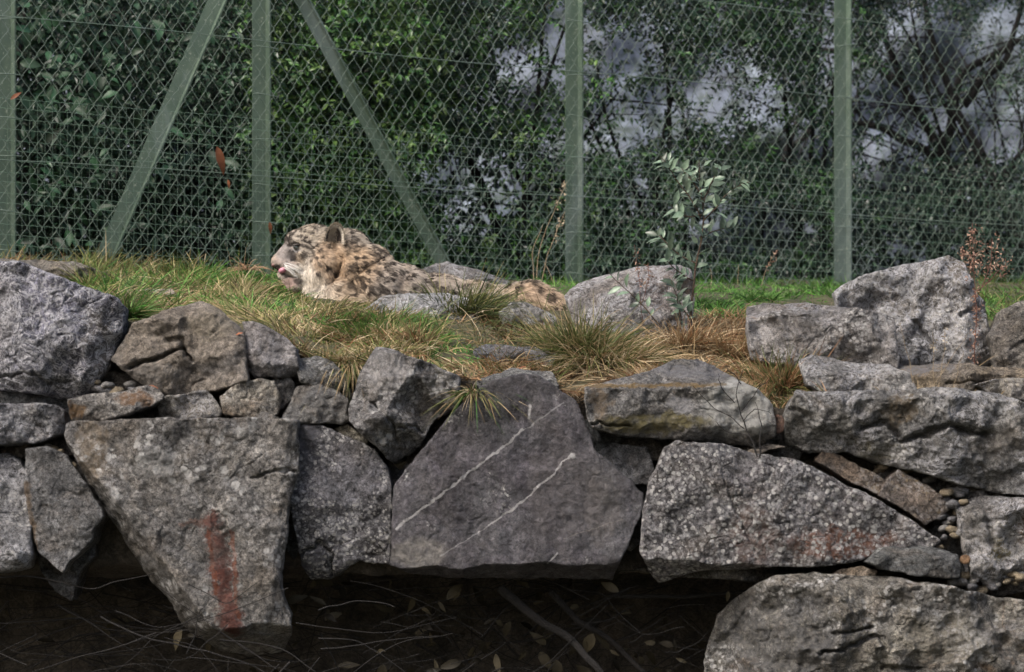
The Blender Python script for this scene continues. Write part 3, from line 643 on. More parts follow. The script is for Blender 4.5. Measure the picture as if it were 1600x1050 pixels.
# ------------------------------------------------------------------ leaves
def leaf_verts(P, D, N, L, Wd, curl=.18):
    D = D/np.linalg.norm(D, axis=1)[:, None]; Sd = np.cross(D, N); Sd /= np.maximum(np.linalg.norm(Sd, axis=1), 1e-6)[:, None]; N = np.cross(Sd, D)
    L = L[:, None]; Wd = Wd[:, None]
    base = P; mid = P+D*L*.5; lf = P+D*L*.42+Sd*Wd*.5+N*Wd*.18; rt = P+D*L*.42-Sd*Wd*.5+N*Wd*.18; tip = P+D*L-N*L*curl
    lf2 = P+D*L*.75+Sd*Wd*.33+N*Wd*.1-N*L*curl*.5; rt2 = P+D*L*.75-Sd*Wd*.33+N*Wd*.1-N*L*curl*.5
    return np.stack([base, mid, lf, rt, tip, lf2, rt2], 1)
LEAF_Q = [(0, 3, 1), (0, 1, 2), (1, 3, 6), (1, 6, 4), (1, 4, 5), (1, 5, 2)]
def leaves(name, P, D, N, L, Wd, C, mat, parent, loc, curl=.18):
    Vv = leaf_verts(P, D, N, L, Wd, curl).reshape(-1, 3)-np.array(loc); n = len(P)
    T = (np.arange(n)[:, None, None]*7+np.array(LEAF_Q)[None]).reshape(-1, 3)
    me = mesh_np(name, Vv, T, smooth=False, cols=np.repeat(C, 7, 0))
    return obj(name, me, mat, parent)
def leaf_mat(name, rough=.4, attr=True, base=(.05, .1, .03), var=.5, spec=.5, trans=.15):
    m = NT(name)
    if attr: c = m.n('ShaderNodeVertexColor', layer_name='Col').outputs[0]
    else:
        r = m.n('ShaderNodeObjectInfo').outputs['Random']
        c = m.vm('SCALE', m.mix(0, base, base), scale=m.mr(r, 0, 1, 1-var, 1+var))
        tc = m.n('ShaderNodeTexCoord').outputs['Object']
        c = m.vm('SCALE', c, scale=m.mr(m.noise(tc, 3, 4, .6), .3, .7, .7, 1.3))
    m.l(c, m.bsdf.inputs['Base Color']); m.bsdf.inputs['Roughness'].default_value = rough; m.bsdf.inputs['Specular IOR Level'].default_value = spec
    if trans:
        t = m.n('ShaderNodeBsdfTranslucent'); m.l(c, t.inputs[0]); mx = m.n('ShaderNodeMixShader'); mx.inputs[0].default_value = trans
        m.l(m.bsdf.outputs[0], mx.inputs[1]); m.l(t.outputs[0], mx.inputs[2]); m.l(mx.outputs[0], m.out.inputs[0])
    return m.m
M_leaf = leaf_mat('hedge_leaf', .42)
M_blade = leaf_mat('grass_blade', .6, spec=.3, trans=.25)
M_fur = leaf_mat('fur_hair', .75, spec=.15, trans=.1)
M_bark = soil_mat('dark_bark', (.010, .010, .010), (.03, .027, .025), 20)

# added backdrop beyond the hedge, standing in for pale reflections in the viewing pane
def backdrop_mat():
    m = NT('mauve_reflection_backdrop'); tc = m.n('ShaderNodeTexCoord').outputs['Object']
    a = m.noise(tc, 1.6, 8, .65, .5); b = m.noise(tc, 9, 6, .7)
    col = m.ramp(m.mr(a, .38, .62), [(0, (.07, .085, .115)), (.5, (.105, .125, .165)), (1, (.155, .185, .23))])
    col = m.mix(m.mr(m.noise(tc, 3.1, 7, .7, 1.5), .50, .60, 0, .8), col, (.03, .045, .035))
    col = m.vm('SCALE', col, scale=m.mr(b, .35, .65, .6, 1.35))
    m.l(col, m.bsdf.inputs['Base Color']); m.bsdf.inputs['Roughness'].default_value = .8
    m.l(m.bump(a, .6, .1), m.bsdf.inputs['Normal']); return m.m
def zf(x, z):
    n = fbm(np.c_[x*.9, z*.9, x*0], 5, .55)
    return np.c_[x, 8.6+.9*n+.18*x*0-.35*(2.5-z)*0+(z-1.3)*.25, z]
g = grid('reflection_backdrop', np.linspace(-9, 9, 200), np.linspace(.8, 7.5, 90), zf, backdrop_mat()); tag(g, kind='structure')

GAPS = [(760, 290, 105, 62), (700, 270, 60, 45), (730, 340, 60, 30), (820, 110, 50, 60), (960, 75, 90, 50), (890, 60, 40, 90), (1030, 170, 60, 50), (1135, 130, 80, 60), (1250, 215, 75, 38), (1140, 150, 90, 50),
        (1385, 160, 75, 85), (1470, 200, 60, 70), (1540, 170, 55, 80), (1570, 50, 60, 60), (1450, 60, 60, 45), (1150, 350, 120, 50), (1310, 90, 30, 110), (1500, 100, 50, 40), (1590, 200, 30, 60), (1400, 400, 60, 40), (960, 190, 50, 60), (900, 210, 40, 40), (1000, 300, 40, 40), (1380, 250, 60, 50)]
def gap_prob(px, py):
    r = np.zeros(len(px))
    for (a, b, c, d) in GAPS:
        c *= 1.02; d *= 1.02
        q = ((px-a)/c)**2+((py-b)/d)**2
        r = np.maximum(r, np.clip(1.5-q, 0, 1))
    return r
def shrub(name, label, cat, x0, x1, r0, r1, Yo0, Yo1, nspray, L, ratio, cols, droop, gapf=.9, grp='shrubs and trees behind the fence', per=8, stems=5, sprL=None, clump=0.):
    px = rng.uniform(x0, x1, nspray); py = rng.uniform(r0, r1, nspray)
    fy = FA[1]+FDn[1]*fence_s(px); Yd = fy+rng.uniform(Yo0, Yo1, nspray)
    # rounded sides
    u = (px-x0)/(x1-x0); keep = rng.random(nspray) < np.clip(np.minimum(u, 1-u)*7+.25, 0, 1)
    keep &= rng.random(nspray) > gap_prob(px, py)*gapf
    P = W(px, py, Yd)
    cl = fbm(P*2.6, 3, off=x0*.01)
    if clump: keep &= cl > clump-1
    P = P[keep]; px = px[keep]; py = py[keep]; cl = cl[keep]; n = len(P)
    ax = rng.normal(size=(n, 3)); ax[:, 1] = -np.abs(ax[:, 1])*.8; ax[:, 2] -= droop; ax /= np.linalg.norm(ax, axis=1)[:, None]
    sl = (sprL or L*3)*rng.uniform(.6, 1.3, n)
    t = np.tile(np.linspace(0, 1, per), n); A = np.repeat(ax, per, 0); PP = np.repeat(P, per, 0)+A*(t*np.repeat(sl, per))[:, None]
    PP[:, 2] -= droop*.25*(t**2)*np.repeat(sl, per)
    side = np.cross(A, rng.normal(size=(n*per, 3))*.35+np.array([0, -.3, 1])); side /= np.linalg.norm(side, axis=1)[:, None]
    sgn = np.where(np.arange(n*per) % 2, 1, -1)[:, None]
    D = A*.55+side*sgn+rng.normal(size=(n*per, 3))*.25; D[:, 2] -= droop*.5
    N = rng.normal(size=(n*per, 3))*.45+np.array([0, -.75, .75])
    LL = L*rng.uniform(.6, 1.25, n*per); WW = LL*ratio*rng.uniform(.8, 1.2, n*per)
    c0 = np.array(cols)[rng.integers(0, len(cols), n)]; C = np.repeat(c0, per, 0)*rng.uniform(.6, 1.4, (n*per, 1))*np.repeat(1+.6*cl[:, None], per, 0)
    cx = (x0+x1)/2; yb = float(FA[1]+FDn[1]*fence_s(cx)+(Yo0+Yo1)/2); loc = W(cx, 0, yb); loc[2] = float(ground_z(loc[0], yb)[0])-.05
    e = empty(name, loc.tolist(), label, cat, grp)
    o = leaves('foliage', PP, D, N, LL, WW, np.clip(C, .002, .8), M_leaf, e, loc); o['kind'] = 'stuff'
    ls, rs = [], []
    for i in range(stems):
        a = loc+np.array([random.uniform(-.12, .12), random.uniform(-.1, .1), 0]); tgt = W(random.uniform(x0, x1), random.uniform(r0, r0+(r1-r0)*.5), yb)
        tt = np.linspace(0, 1, 9)[:, None]; ln = a*(1-tt)+tgt*tt; ln[:, 0] += .12*np.sin(tt[:, 0]*3+i)*tt[:, 0]; ls.append(ln); rs.append(np.linspace(.018, .004, 9))
    tubes('stem', ls, rs, 6, M_bark, e, loc)
    return e
G1 = [(.017, .045, .02), (.022, .058, .026), (.03, .066, .038), (.01, .028, .014)]
G2 = [(.034, .095, .02), (.05, .125, .025), (.018, .05, .018), (.075, .14, .03)]
G3 = [(.015, .04, .02), (.024, .055, .027), (.008, .02, .012)]
lau = shrub('laurel_shrub', 'dark broad leaved laurel bush behind the fence at the far left', 'shrub', -420, 215, -150, 455, .35, 1.5, 3600, .055, .42, G1, .7, per=6)
shrub('laurel_shrub', 'dark mid sized bush behind the left brace of the fence', 'shrub', 150, 440, -150, 455, .4, 1.6, 3200, .038, .42, G1, .7, per=7)
shrub('hedge_shrub', 'bright green small leaved bush behind the right brace of the fence', 'shrub', 380, 700, -150, 450, .35, 1.6, 4800, .036, .45, G2, .5)
shrub('hedge_shrub', 'olive green bush thinning to grey gaps left of the middle post', 'shrub', 640, 930, -150, 455, .5, 1.9, 4600, .034, .45, G2+G3, .5)
shrub('hedge_shrub', 'dark fine leaved bush behind the grey green sapling', 'shrub', 890, 1200, -150, 455, .5, 2.0, 6500, .033, .42, G3+G2[:1], .5)
shrub('hedge_shrub', 'loose dark bush showing the pale added backdrop left of the rightmost post', 'shrub', 1150, 1370, -150, 455, .6, 2.0, 4600, .033, .42, G3+G2[:1], .5)
shrub('hedge_shrub', 'sparse dark bush right of the rightmost post', 'shrub', 1330, 1900, -150, 460, .6, 2.2, 7600, .033, .4, G3, .5)
# solid dark mass of growth deep behind the left half
shrub('background_thicket', 'deep shaded thicket filling the space behind the left bushes', 'thicket', -600, 760, -220, 460, 1.7, 2.6, 5200, .07, .5, G3, .5, per=6)
shrub('background_thicket', 'low shaded thicket at the foot of the pale added backdrop on the right', 'thicket', 640, 1950, 250, 470, 1.8, 2.6, 2600, .06, .5, G3, .5, gapf=.8, per=6)

# single large laurel leaves one can tell apart
def leaf_mesh(name, ratio, mat, curl, seed):
    r = np.random.default_rng(seed)
    ts = np.linspace(0, 1, 7); w_ = np.sin(np.pi*np.clip(ts, 0, 1)**.85)*.5*ratio; vs = []; fs = []
    for i, t in enumerate(ts):
        z = -curl*t*t; fold = .35*w_[i]
        vs += [(t, w_[i], z+fold+.02*r.normal()), (t, 0, z), (t, -w_[i], z+fold+.02*r.normal())]
    for i in range(6):
        a = i*3; fs += [(a, a+1, a+4, a+3), (a+1, a+2, a+5, a+4)]
    me = bpy.data.meshes.new(name); me.from_pydata(vs, [], fs); me.materials.append(mat)
    for p in me.polygons: p.use_smooth = True
    return me
def place_leaf(name, me, parent, pos, D, N, L, ploc=None):
    D = Vector(D).normalized(); N = Vector(N); Sd = N.cross(D).normalized(); N = D.cross(Sd).normalized()
    m = Matrix((D, Sd, N)).transposed().to_4x4(); m = Matrix.Translation(Vector(pos)-(parent.location if parent else Vector((0, 0, 0))))@m@Matrix.Scale(L, 4)
    o = obj(name, me, None, parent); o.matrix_local = m
    return o
M_lau = leaf_mat('laurel_leaf', .45, False, (.025, .065, .032), .7, .35, .1)
lmesh = [leaf_mesh('leaf', r, M_lau, c, i) for i, (r, c) in enumerate([(.42, .15), (.36, .3), (.5, .08)])]
for i in range(110):
    px, py = random.uniform(30, 215), random.uniform(-10, 400)
    if i > 85: px = random.uniform(215, 400)
    Y = float(FA[1]+FDn[1]*fence_s(px))+random.uniform(.12, .4)
    place_leaf('leaf', random.choice(lmesh), lau, V(px, py, Y), (random.uniform(-1, 1), random.uniform(-.6, .2), random.uniform(-1.2, .2)), (random.uniform(-.5, .5), -1, random.uniform(.2, 1)), random.uniform(.045, .10))

# bare limbs in front of the added backdrop on the right
def wiggly(pts, n=24, amp=.02, seed=0):
    P = np.array(pts, float); t = np.linspace(0, len(P)-1, n); i = np.minimum(t.astype(int), len(P)-2); f = t-i
    Pp = np.concatenate([[2*P[0]-P[1]], P, [2*P[-1]-P[-2]]]); a, b, c, d = Pp[i], Pp[i+1], Pp[i+2], Pp[i+3]; f = f[:, None]
    q = .5*((2*b)+(-a+c)*f+(2*a-5*b+4*c-d)*f*f+(-a+3*b-3*c+d)*f**3)
    nz = np.c_[fbm(np.c_[t*1.7, t*0+seed, t*0], 2), fbm(np.c_[t*1.7, t*0+seed, t*0+7], 2), fbm(np.c_[t*1.7, t*0+seed, t*0+14], 2)]
    return q+nz*amp
def pxline(pts, Yv, amp=.02, seed=0, n=24): return wiggly([W(x, y, Yv) for x, y in pts], n, amp, seed)
def bare_tree(label, pls, Y, r, twn, seed):
    base = W(pls[0][0][0], 0, Y); base[2] = float(ground_z(base[0], Y)[0])
    e = empty('bare_tree', base.tolist(), label, 'tree', 'shrubs and trees behind the fence')
    lim, lr = [], []; tw, twr = [], []
    rr = np.random.default_rng(seed)
    for i, pl in enumerate(pls):
        ln = pxline(pl, Y+.1*i, .03, seed+i, 30); lim.append(ln); lr.append(np.linspace(r*(1 if i == 0 else .6), r*.25, 30))
        for _ in range(twn):
            k = rr.integers(3, 28); a = ln[k]; d = rr.normal(size=3); d[1] *= .4; d /= np.linalg.norm(d); L = rr.uniform(.25, .9)
            t = np.linspace(0, 1, 10)[:, None]; c = rr.normal(size=3)*.15; q = a+d*t*L+c*t*t*L+np.array([0, 0, -.3])*t*t*L*.4
            tw.append(q); twr.append(np.linspace(.006, .0018, 10))
            b = q[5]; d2 = d+rr.normal(size=3)*.6; tw.append(b+d2*t*L*.5); twr.append(np.linspace(.003, .0012, 10))
    tubes('trunk', [lim[0]], [lr[0]], 7, M_bark, e, base)
    for a, b in zip(lim[1:], lr[1:]): tubes('limb', [a], [b], 6, M_bark, e, base)
    o = tubes('twigs', tw, twr, 4, M_bark, e, base); o['kind'] = 'stuff'
bare_tree('bare dark tree arching past the rightmost post with long curved limbs', [[(1530, 460), (1520, 380), (1470, 240), (1400, 120), (1370, -40)], [(1500, 300), (1420, 220), (1340, 190), (1300, 260)], [(1480, 250), (1500, 130), (1590, 60), (1680, 40)], [(1420, 140), (1340, 80), (1230, 70)]], 6.2, .045, 12, 3)
bare_tree('leaning bare tree with crossing limbs at the right edge', [[(1600, 470), (1590, 350), (1530, 230), (1470, 110), (1440, -60)], [(1560, 290), (1640, 180), (1700, 100)], [(1500, 170), (1560, 100), (1600, -20)], [(1540, 250), (1440, 290), (1360, 300)]], 5.8, .042, 12, 8)
bare_tree('thin bare tree between the middle post and the sapling', [[(1180, 460), (1190, 360), (1230, 230), (1270, 120), (1290, -40)], [(1210, 300), (1130, 250), (1050, 240)], [(1230, 230), (1300, 180), (1330, 160)]], 6.4, .03, 9, 12)
bare_tree('thin leaning tree left of the middle post', [[(860, 460), (840, 340), (800, 240), (770, 100), (750, -60)], [(830, 300), (900, 220), (960, 150)], [(800, 230), (720, 200), (680, 230)]], 5.2, .018, 11, 15)

# ------------------------------------------------------------------ snow leopard
def leopard():
    import bmesh
    Y0 = 1.5; k = mpp(Y0)
    bm = bmesh.new()
    def ell(px, py, rx, rz, ry, dy=0., rot=0.):
        c = V(px, py, Y0); c.y += dy*k
        m = Matrix.Translation(c)@Matrix.Rotation(math.radians(rot), 4, 'Y')@Matrix.Diagonal((rx*k, ry*k, rz*k, 1))
        bmesh.ops.create_icosphere(bm, subdivisions=4, radius=1, matrix=m)
    def cap(x1, y1, x2, y2, r1, r2, d1=0, d2=0, n=8):
        for i in range(n+1):
            t = i/n; ell(x1+(x2-x1)*t, y1+(y2-y1)*t, r1+(r2-r1)*t, r1+(r2-r1)*t, r1+(r2-r1)*t, d1+(d2-d1)*t)
    ell(490, 384, 40, 34, 32, 8)                 # skull
    ell(466, 377, 22, 19, 24, 4)                 # brow
    cap(458, 388, 438, 406, 15, 12, 0, -4)       # nose bridge
    ell(443, 413, 16, 11, 17, -4, 10)            # muzzle
    ell(432, 409, 8.5, 11, 11, -6)                  # nose pad base
    ell(457, 419, 18, 9, 19, -4, 8)              # upper lip
    cap(482, 436, 452, 437, 16, 11, 0, -4); ell(460, 447, 13, 10, 14, -4); cap(440, 428, 456, 436, 8, 11, -4, -4)        # lower jaw
    ell(505, 412, 28, 32, 36, 2, -10)            # cheek ruff
    ell(503, 432, 24, 24, 30, -2)                # lower ruff
    ell(492, 458, 22, 22, 26, 4)                 # throat
    ell(541, 400, 40, 42, 38, 12, 25)            # neck
    ell(570, 424, 48, 44, 48, 10, 30)            # neck base
    ell(598, 448, 52, 42, 52, 6, 18)             # shoulder
    ell(632, 446, 50, 32, 50, 16, 14)            # back
    ell(680, 455, 56, 28, 50, 26)
    ell(735, 460, 54, 24, 50, 34, 4)
    ell(782, 466, 34, 22, 44, 30)                # haunch
    ell(528, 466, 36, 28, 34, -10)               # chest
    cap(560, 482, 470, 492, 17, 13, -38, -44)    # near foreleg along the ground
    ell(462, 492, 17, 11, 15, -46)
    cap(560, 482, 486, 486, 16, 12, 40, 30)      # far foreleg
    cap(770, 482, 700, 492, 18, 12, -24, -40)    # hind leg folded
    ell(690, 494, 16, 9, 13, -44)
    cap(806, 462, 835, 461, 19, 20, -4, -14); cap(835, 461, 884, 486, 20, 13, -14, -24)   # curled tail
    cap(884, 486, 905, 500, 13, 9, -24, -30)
    me = bpy.data.meshes.new('tmp'); bm.to_mesh(me); bm.free()
    o = bpy.data.objects.new('tmp', me); COL.objects.link(o)
    r = o.modifiers.new('r', 'REMESH'); r.mode = 'VOXEL'; r.voxel_size = .0062
    s = o.modifiers.new('s', 'SMOOTH'); s.factor = .6; s.iterations = 9
    dg = bpy.context.evaluated_depsgraph_get(); dg.update()
    ev = o.evaluated_get(dg); m2 = bpy.data.meshes.new_from_object(ev); bpy.data.objects.remove(o)
    n = len(m2.vertices); co = np.empty(n*3, np.float32); m2.vertices.foreach_get('co', co); co = co.reshape(-1, 3).astype(float)
    no = np.empty(n*3, np.float32); m2.vertices.foreach_get('normal', no); no = no.reshape(-1, 3).astype(float)
    def topx(c): kk = (c[:, 1]-CY)/F; return np.c_[800+c[:, 0]/k, HOR-c[:, 2]/k]
    G = topx(co)
    creases = [([(535, 404), (533, 418), (524, 436), (512, 452)], 3.2, 7), ([(602, 402), (575, 421), (545, 441), (527, 457)], 3, 6), ([(588, 410), (560, 424), (540, 432)], 2.5, 3.5),
               ([(456, 385), (468, 383)], 3, 3), ([(434, 424), (448, 431), (470, 435)], 2.2, 6), ([(640, 425), (625, 450), (628, 480)], 7, 5), ([(760, 450), (748, 480)], 6, 4)]
    front = no[:, 1] < .35
    for pl, wd, dp in creases:
        d = seg_dist(G, pl); co -= no*(np.exp(-(d/wd)**2)*dp*k*front)[:, None]
    co += no*(fbm(co*16, 3)*.006+fbm(co*45, 2)*.003)[:, None]*np.clip((G[:, 0:1]-450)/60, .2, 1)
    # ---------------- coat colour as a function of the surface point
    spots = []
    rr = np.random.default_rng(5)
    def coat(c):
        g = topx(c); x, y = g.T; n = len(c)
        n1 = fbm(c*14, 4); n2 = fbm(c*55, 3, .6)
        g = g+np.c_[fbm(c*60, 2), fbm(c*60, 2, off=30)]*2.2
        base = np.tile(np.array([.42, .38, .33]), (n, 1))
        def sm(v, a, b): t = np.clip((v-a)/(b-a), 0, 1); return t*t*(3-2*t)
        def bl(m, col):
            nonlocal base
            base = base*(1-m[:, None])+np.array(col)*m[:, None]
        def el(cx, cy, rx, ry, s=.35): return 1-sm(np.sqrt(((g[:, 0]-cx)/rx)**2+((g[:, 1]-cy)/ry)**2), 1-s, 1+s)
        bl(sm(n1, -.2, .5)*.7, (.43, .35, .27))
        bl(el(515, 412, 26, 36)*.6, (.50, .36, .24)); bl(el(560, 420, 38, 34)*.6, (.50, .36, .23)); bl(el(545, 470, 40, 20)*.5, (.52, .40, .27))
        bl(el(835, 470, 50, 26)*.7, (.52, .39, .28)); bl(el(500, 365, 40, 14)*.6, (.42, .37, .30)); bl(sm(y, 446, 470)*sm(x, 560, 480)*.9, (.55, .50, .43))
        bl(el(447, 398, 16, 22)*.9, (.30, .28, .275)); bl(el(445, 416, 22, 10)*.8, (.32, .28, .255)); bl(el(430, 410, 7, 9)*.6, (.27, .22, .20)); bl(sm(fbm(c*130, 2), .05, .35)*sm(470-x, 0, 12)*sm(y, 385, 395)*.5, (.16, .14, .13)); bl(el(448, 424, 16, 5)*.8, (.62, .58, .55)); bl(el(464, 392, 6, 2.5)*.8, (.55, .56, .6)); bl(el(475, 430, 18, 18)*.85, (.60, .56, .50)); bl(el(487, 450, 24, 24)*.7, (.58, .54, .47))
        bl(el(641, 440, 60, 34)*.5, (.33, .295, .27)); bl(el(454, 443, 14, 9)*.7, (.30, .20, .185))
        # irregular blotches over neck, back and tail
        dk = np.zeros(n)
        vcell = .030
        q = c*np.array([1, .8, 1.])/vcell+np.c_[fbm(c*22, 2), fbm(c*22, 2, off=11), fbm(c*22, 2, off=23)]*.5; qi = np.floor(q).astype(np.int64); best = np.full(n, 9.); bid = np.zeros(n)
        for dx in (-1, 0, 1):
            for dy in (-1, 0, 1):
                for dz in (-1, 0, 1):
                    ii = qi+np.array([dx, dy, dz]); h1 = _hash(ii[:, 0], ii[:, 1], ii[:, 2]+900); h2 = _hash(ii[:, 0]+77, ii[:, 1], ii[:, 2]); h3 = _hash(ii[:, 0], ii[:, 1]+55, ii[:, 2])
                    d = np.linalg.norm(q-(ii+.15+.7*np.c_[h1, h2, h3]), axis=1); m = d < best; best[m] = d[m]; bid[m] = h1[m]
        body = sm(x, 533, 552)
        rad = .36+.24*bid
        ring = np.exp(-((best-rad*.8)/.16)**2)*.9*np.where(bid > .45, 1, 0)+(best < rad*.85)*np.where(bid > .45, .45, .9)
        dk = np.maximum(dk, ring*body*(.75+.25*np.sign(n2+.2)))
        hd_ = sm(528-x, 0, 14)*sm(402-y, 0, 10)*sm(x, 440, 452)
        dk = np.maximum(dk, sm(fbm(c*np.array([62, 40, 90]), 3, off=3.), .12, .3)*hd_*.8)
        # cheek and head spots plus painted shade at eye, mouth and neck creases
        for (cx, cy, rx, ry, a) in [(463, 384, 8, 3.8, 1), (466, 391, 5, 2, .5), (470, 384, 6, 2.5, .9), (475, 401, 7, 4, .7), (448, 374, 3, 4.5, .85), (453, 379, 2.2, 3, .8), (455, 366, 2.2, 5, .7), (462, 361, 2, 5, .7), (470, 360, 2, 5, .75), (471, 371, 3, 2.4, .8), (478, 374, 3, 2.6, .85), (485, 380, 3, 3, .9),
                                    (477, 364, 3, 2, .7), (486, 366, 3, 2, .6), (495, 361, 2.5, 4, .6), (496, 386, 3.2, 2.6, .8), (500, 394, 3, 3, .8), (505, 403, 3.2, 3, .85), (497, 406, 3, 2.6, .8), (501, 414, 3, 3, .75), (487, 409, 3.4, 2, .75), (480, 412, 3, 1.8, .6), (514, 422, 4.4, 4.4, .95), (499, 431, 4.4, 4, .95), (523, 428, 3, 4, .8),
                                    (512, 376, 3, 3, .7), (466, 414, 2, 2, .6), (455, 408, 2.2, 1.6, .5), (455, 398, 1.6, 2.4, .4), (549, 363, 4, 5, .85), (558, 376, 4, 4, .85), (566, 385, 4, 4, .8), (540, 385, 4, 5, .7), (509, 441, 3, 3, .7), (434, 418, 5, 3.2, .9), (467, 440, 7, 5, .95), (455, 434, 10, 2.2, .7), (442, 429, 6, 2, .6), (452, 443, 6, 3, .4), (495, 455, 6, 2.5, .4),
                                    (842, 455, 5.5, 7, .8), (812, 452, 6, 5, .65), (862, 468, 5, 6, .75), (827, 472, 4, 5, .6), (880, 481, 5, 4, .6), (850, 484, 4, 4, .5), (530, 456, 5, 4, .7), (549, 450, 8, 6, .75)]:
            dk = np.maximum(dk, el(cx, cy, rx, ry, .45)*a)
        for pl, wd, a in [([(478, 386), (487, 391), (491, 402)], 1.9, .95), ([(466, 352), (485, 349), (507, 351)], 1.8, .9), ([(451, 374), (458, 366), (464, 362)], 1.4, .8), ([(444, 380), (447, 372)], 1.6, .8), ([(470, 376), (480, 379), (486, 385)], 1.5, .8), ([(474, 357), (484, 354), (494, 355)], 1.4, .7), ([(505, 358), (512, 366), (514, 380)], 1.6, .6), ([(452, 385), (458, 381), (466, 383), (476, 387)], 1.7, .9), ([(447, 370), (455, 360), (466, 354)], 1.5, .8), ([(457, 372), (462, 362), (470, 356)], 1.3, .7), ([(478, 403), (487, 402), (497, 408)], 1.4, .7), ([(534, 412), (524, 437)], 1.8, .75), ([(600, 404), (545, 441), (527, 457)], 1.5, .7), ([(483, 366), (492, 359), (502, 356)], 1.5, .6)]:
            dk = np.maximum(dk, np.exp(-(seg_dist(g, pl)/wd)**2)*a)
        dk = np.clip(dk*1.25, 0, 1)*(.9+.25*n2)
        base = base*(1-np.clip(dk, 0, 1)[:, None]*.97)+np.array([.022, .018, .017])*np.clip(dk, 0, 1)[:, None]*.97
        return np.clip(base*np.array([.9, .88, .87])*(1+.3*n2[:, None]), .01, .9)
    C = coat(co)
    m2.vertices.foreach_set('co', co.astype(np.float32).reshape(-1)); m2.update()
    org = W(600, 490, Y0)
    e = empty('snow_leopard', org.tolist(), 'snow leopard lying on the bank, licking its nose, head turned left', 'leopard')
    a = m2.color_attributes.new('Col', 'FLOAT_COLOR', 'POINT'); cc = np.ones((n, 4), np.float32); cc[:, :3] = C; a.data.foreach_set('color', cc.reshape(-1))
    co2 = co-org; m2.vertices.foreach_set('co', co2.astype(np.float32).reshape(-1)); m2.update(); m2.materials.clear(); m2.polygons.foreach_set('use_smooth', np.ones(len(m2.polygons), bool))
    m2.name = 'body'; obj('body', m2, M_fur, e)
    # ---------------- fur
    me = m2; me.calc_loop_triangles(); nt_ = len(me.loop_triangles); tr = np.empty(nt_*3, np.int32); me.loop_triangles.foreach_get('vertices', tr); tr = tr.reshape(-1, 3)
    A, B, Cc = co[tr[:, 0]], co[tr[:, 1]], co[tr[:, 2]]; cr = np.cross(B-A, Cc-A); ar = np.linalg.norm(cr, axis=1)/2; fn = cr/np.maximum(2*ar, 1e-12)[:, None]
    wgt = ar*np.where(fn[:, 1] > .4, .15, 1); NH = 62000
    ti = rr.choice(nt_, NH, p=wgt/wgt.sum()); u = rr.random((NH, 2)); fl = u.sum(1) > 1; u[fl] = 1-u[fl]
    P = A[ti]+(B[ti]-A[ti])*u[:, :1]+(Cc[ti]-A[ti])*u[:, 1:]; Nn = fn[ti]; g = topx(P); x, y = g.T
    flow = np.tile(np.array([1., 0, -.35]), (NH, 1))
    hd = np.clip((533-x)/20, 0, 1)[:, None]; flow = flow*(1-hd)+hd*np.c_[np.ones(NH)*.9, np.zeros(NH), -np.clip((y-385)/30, -.6, 1.6)]
    flow = flow-Nn*(flow*Nn).sum(1)[:, None]; flow /= np.maximum(np.linalg.norm(flow, axis=1), 1e-6)[:, None]
    lift = np.where(x < 470, .25, .5)[:, None]
    D = flow+Nn*lift+rr.normal(size=(NH, 3))*.22; D /= np.linalg.norm(D, axis=1)[:, None]
    Lp = np.interp(x, [430, 455, 475, 500, 530, 600, 780, 820, 900], [2.5, 3.5, 6, 9, 11, 10, 10, 13, 13]); Lp = np.where((y > 425) & (x > 480) & (x < 560), Lp*1.3, Lp)
    tuft = 1+.5*fbm(P*60, 2); L = .56*Lp*k*rr.uniform(.6, 1.25, NH)*tuft
    Sd = np.cross(D, np.array([0, -1., 0])+rr.normal(size=(NH, 3))*.2); Sd /= np.linalg.norm(Sd, axis=1)[:, None]; wd = (.0011+.0004*rr.random(NH))[:, None]
    L = L[:, None]; p0 = P-Nn*.001; p1 = P+D*L*.5; p2 = P+(D+flow*.35-np.array([0, 0, .18]))*L
    Vf = np.stack([p0-Sd*wd, p0+Sd*wd, p1-Sd*wd*.8, p1+Sd*wd*.8, p2], 1).reshape(-1, 3)-org
    idx = np.arange(NH)[:, None]*5; T = np.concatenate([idx+np.array([[0, 1, 3]]), idx+np.array([[0, 3, 2]]), idx+np.array([[2, 3, 4]])])
    HC = coat(P+(D*L*.25))*rr.uniform(.75, 1.3, (NH, 1)); HC = np.repeat(HC, 5, 0); HC[4::5] *= 1.12
    o = obj('fur', mesh_np('fur', Vf, T, smooth=False, cols=np.clip(HC, 0, .95)), M_fur, e); o['kind'] = 'stuff'
    # ---------------- ears
    def sheet(name, pts, Yoff, col, mat=None, puff=.006):
        pass
    def ear(cx, cy, dy, sc, rot):
        # cupped rounded ear: outer shell and dark inner cup
        nu, nv_ = 22, 9; vs, cs = [], []
        for j in range(nv_):
            t = j/(nv_-1)
            for i in range(nu):
                a = math.pi*(1.08-1.16*i/(nu-1)); r = t
                ex = math.cos(a)*11*r; ez = math.sin(a)*(19 if math.sin(a) > 0 else 6)*r-9
                dep = 9*(1-r*r)
                vs.append((ex, dep, ez)); 
                edge = 1 if (t > .8) else 0
                cs.append((.62, .56, .48) if edge else ((.05, .04, .035) if ex > 1 else (.36, .30, .23)))
        vs = np.array(vs); R = Matrix.Rotation(math.radians(rot), 3, 'Y')@Matrix.Rotation(math.radians(18), 3, 'Z')
        vs = (np.array(R)@vs.T).T*sc*k+W(cx, cy, Y0)+np.array([0, dy*k, 0]); i = np.arange(nu-1)[None]+nu*np.arange(nv_-1)[:, None]; i = i.ravel()
        q = np.c_[i, i+1, i+nu+1, i+nu]
        # thickness: back shell
        vb = vs+np.array([.5, 1, 0])*3.0*k; cb = np.tile(np.array([.06, .05, .045]), (len(vs), 1)); 
        Vv = np.concatenate([vs, vb])-org; q2 = q[:, ::-1]+len(vs)
